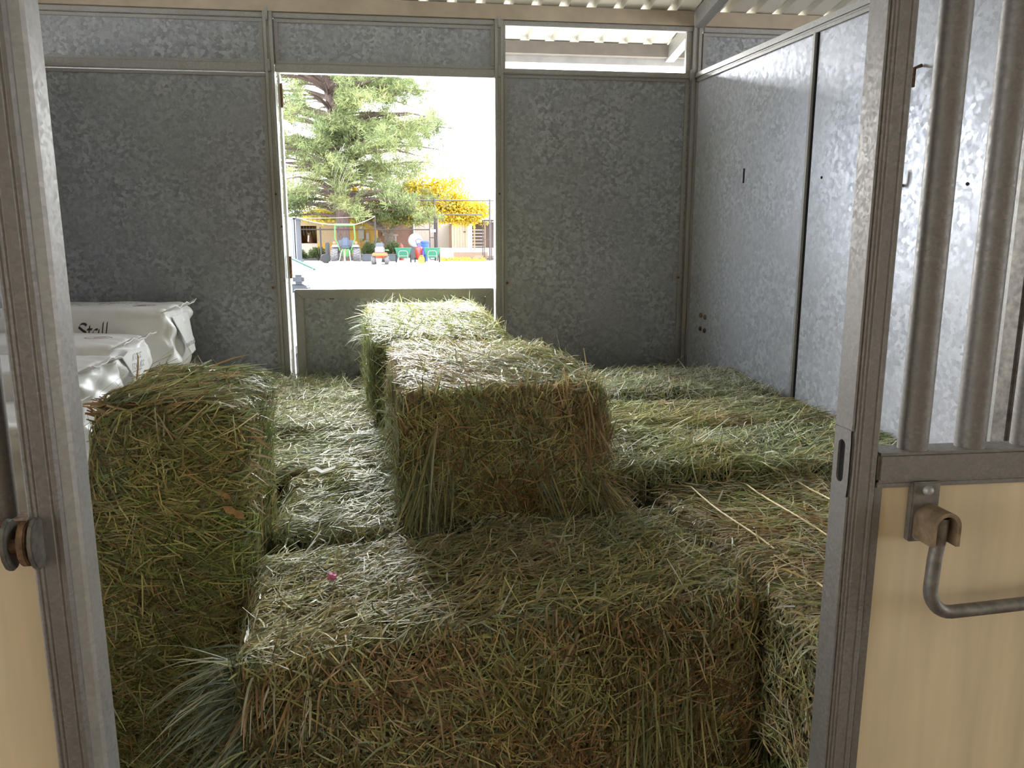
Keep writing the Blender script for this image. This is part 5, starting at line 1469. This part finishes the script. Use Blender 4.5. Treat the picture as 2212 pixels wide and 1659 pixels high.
cen = np.concatenate(cen); ccol = np.concatenate(ccol)
per = 16
n = len(cen)
C = np.repeat(cen, per, 0) + rs.normal(size=(n * per, 3)) * np.array([.22, .2, .14])
leaves('foliage', yt, C, 0.19, np.repeat(ccol, per, 0) * rs.uniform(.8, 1.2, (n * per, 1)), 6, aspect=0.55, droop=0.9)

yt.scale = (1.08, 1.0, 1.05)
# fallen yellow leaves near the edging
n = 600
C = np.stack([rs.uniform(1.8, 5.0, n), rs.uniform(57.5, 61.3, n), np.full(n, 0.01)], 1)
fl = leaves('fallen_leaves', None, C, 0.22, colmix(rs, n, ((0.62, 0.45, 0.06), (0.5, 0.34, 0.08)), (2, 1)), 8, aspect=0.6)
tag(fl, 'fallen yellow leaves scattered on the ground below the shed', 'leaves')

# ------------------------------------------------------------------ tall fence and wire panels
M_FENCE = plain('dark_brown_fence_pipe', (0.075, 0.055, 0.055), 0.6)
fn = empty('pipe_fence', (0, 58.0, 0), 0, 'tall dark pipe fence crossing behind the tractor and carts', 'fence')
for x, h in ((-6.95, 2.45), (-3.0, 3.3), (1.36, 4.5), (1.52, 3.3), (5.45, 4.5), (-9.3, 2.4)):
    MB().tube([(x, 0, 0), (x, 0, h)], 0.065, 8).build('post', M_FENCE, fn)
for x0, x1, z in ((-9.3, 1.4, 2.28), (-0.7, 5.9, 4.40), (1.55, 4.9, 3.38)):
    MB().tube([(x0, 0, z), (x1, 0, z)], 0.045, 8).build('rail', M_FENCE, fn)
gt = empty('wire_gate', (1.0, 57.9, 0), 0, 'narrow dark framed wire gate beside the tall fence post', 'gate')
m = MB()
for a, b in (((-0.03, 0, 0.1), (-0.03, 0, 3.3)), ((0.42, 0, 0.1), (0.42, 0, 3.3)), ((-0.03, 0, 3.3), (0.42, 0, 3.3)), ((-0.03, 0, 0.1), (0.42, 0, 0.1)), ((-0.03, 0, 1.7), (0.42, 0, 1.7))):
    m.tube([a, b], 0.035, 6)
m.build('gate_frame', M_FENCE, gt)
m = MB()
for k in range(1, 6):
    m.tube([(-0.03 + 0.075 * k, 0, 0.1), (-0.03 + 0.075 * k, 0, 3.3)], 0.008, 4)
m.build('wire_mesh', M_FENCE, gt)
MB().box(0.0, 0.42, -0.12, -0.04, 2.1, 2.3).build('sign', plain('pale_sign', (0.6, 0.6, 0.6), 0.6), gt)
kn = empty('wire_kennel', (5.72, 59.5, 0), 0, 'dark wire kennel at the right edge of the window opening', 'kennel')
for x, y in ((-0.55, 0), (0.0, 0), (0.9, 0), (-0.55, 1.5), (0.9, 1.5)):
    MB().tube([(x, y, 0), (x, y, 3.05)], 0.04, 6).build('post', M_FENCE, kn)
for y in (0, 1.5):
    for z in (0.12, 1.55, 3.0):
        MB().tube([(-0.55, y, z), (0.9, y, z)], 0.03, 6).build('rail', M_FENCE, kn)
m = MB()
for k in range(1, 15):
    m.tube([(-0.55 + 0.097 * k, 0, 0.1), (-0.55 + 0.097 * k, 0, 3.0)], 0.008, 4)
for k in range(1, 22):
    m.tube([(-0.55, 0, 0.14 * k), (0.9, 0, 0.14 * k)], 0.006, 4)
m.build('wire_mesh', M_FENCE, kn)
MB().prism([(-0.7, -0.2, 3.05), (1.1, -0.2, 3.05), (0.2, -0.2, 3.4)], (0, 2.0, 0)).build('kennel_roof', plain('pale_grey_sheet', (0.5, 0.5, 0.52), 0.5), kn)
# rope from container to roll bar to fence post
def sag_rope(a, b, s, n=10):
    a, b = Vector(a), Vector(b)
    return [a.lerp(b, i / n) - Vector((0, 0, s * 4 * (i / n) * (1 - i / n))) for i in range(n + 1)]
M_ROPE = plain('white_rope', (0.7, 0.66, 0.58), 0.8)
rope = MB().tube(sag_rope((-8.1, 54.9, 3.06), (-5.21, 51.05, 2.50), 0.10), 0.028, 6).tube([(-5.21, 51.05, 2.53), (-3.95, 51.05, 2.53)], 0.028, 6).tube(sag_rope((-3.95, 51.05, 2.50), (-3.0, 57.9, 3.22), 0.06), 0.028, 6)
tag(rope.build('rope', M_ROPE), 'white rope strung from the container over the tractor roll bar to a fence post', 'rope')
wire = MB().tube(sag_rope((-8.1, 55.0, 3.0), (-3.0, 57.95, 3.25), 0.05), 0.02, 5)
tag(wire.build('wire', M_ROPE), 'thin pale wire strung above the rope to the fence post', 'wire')
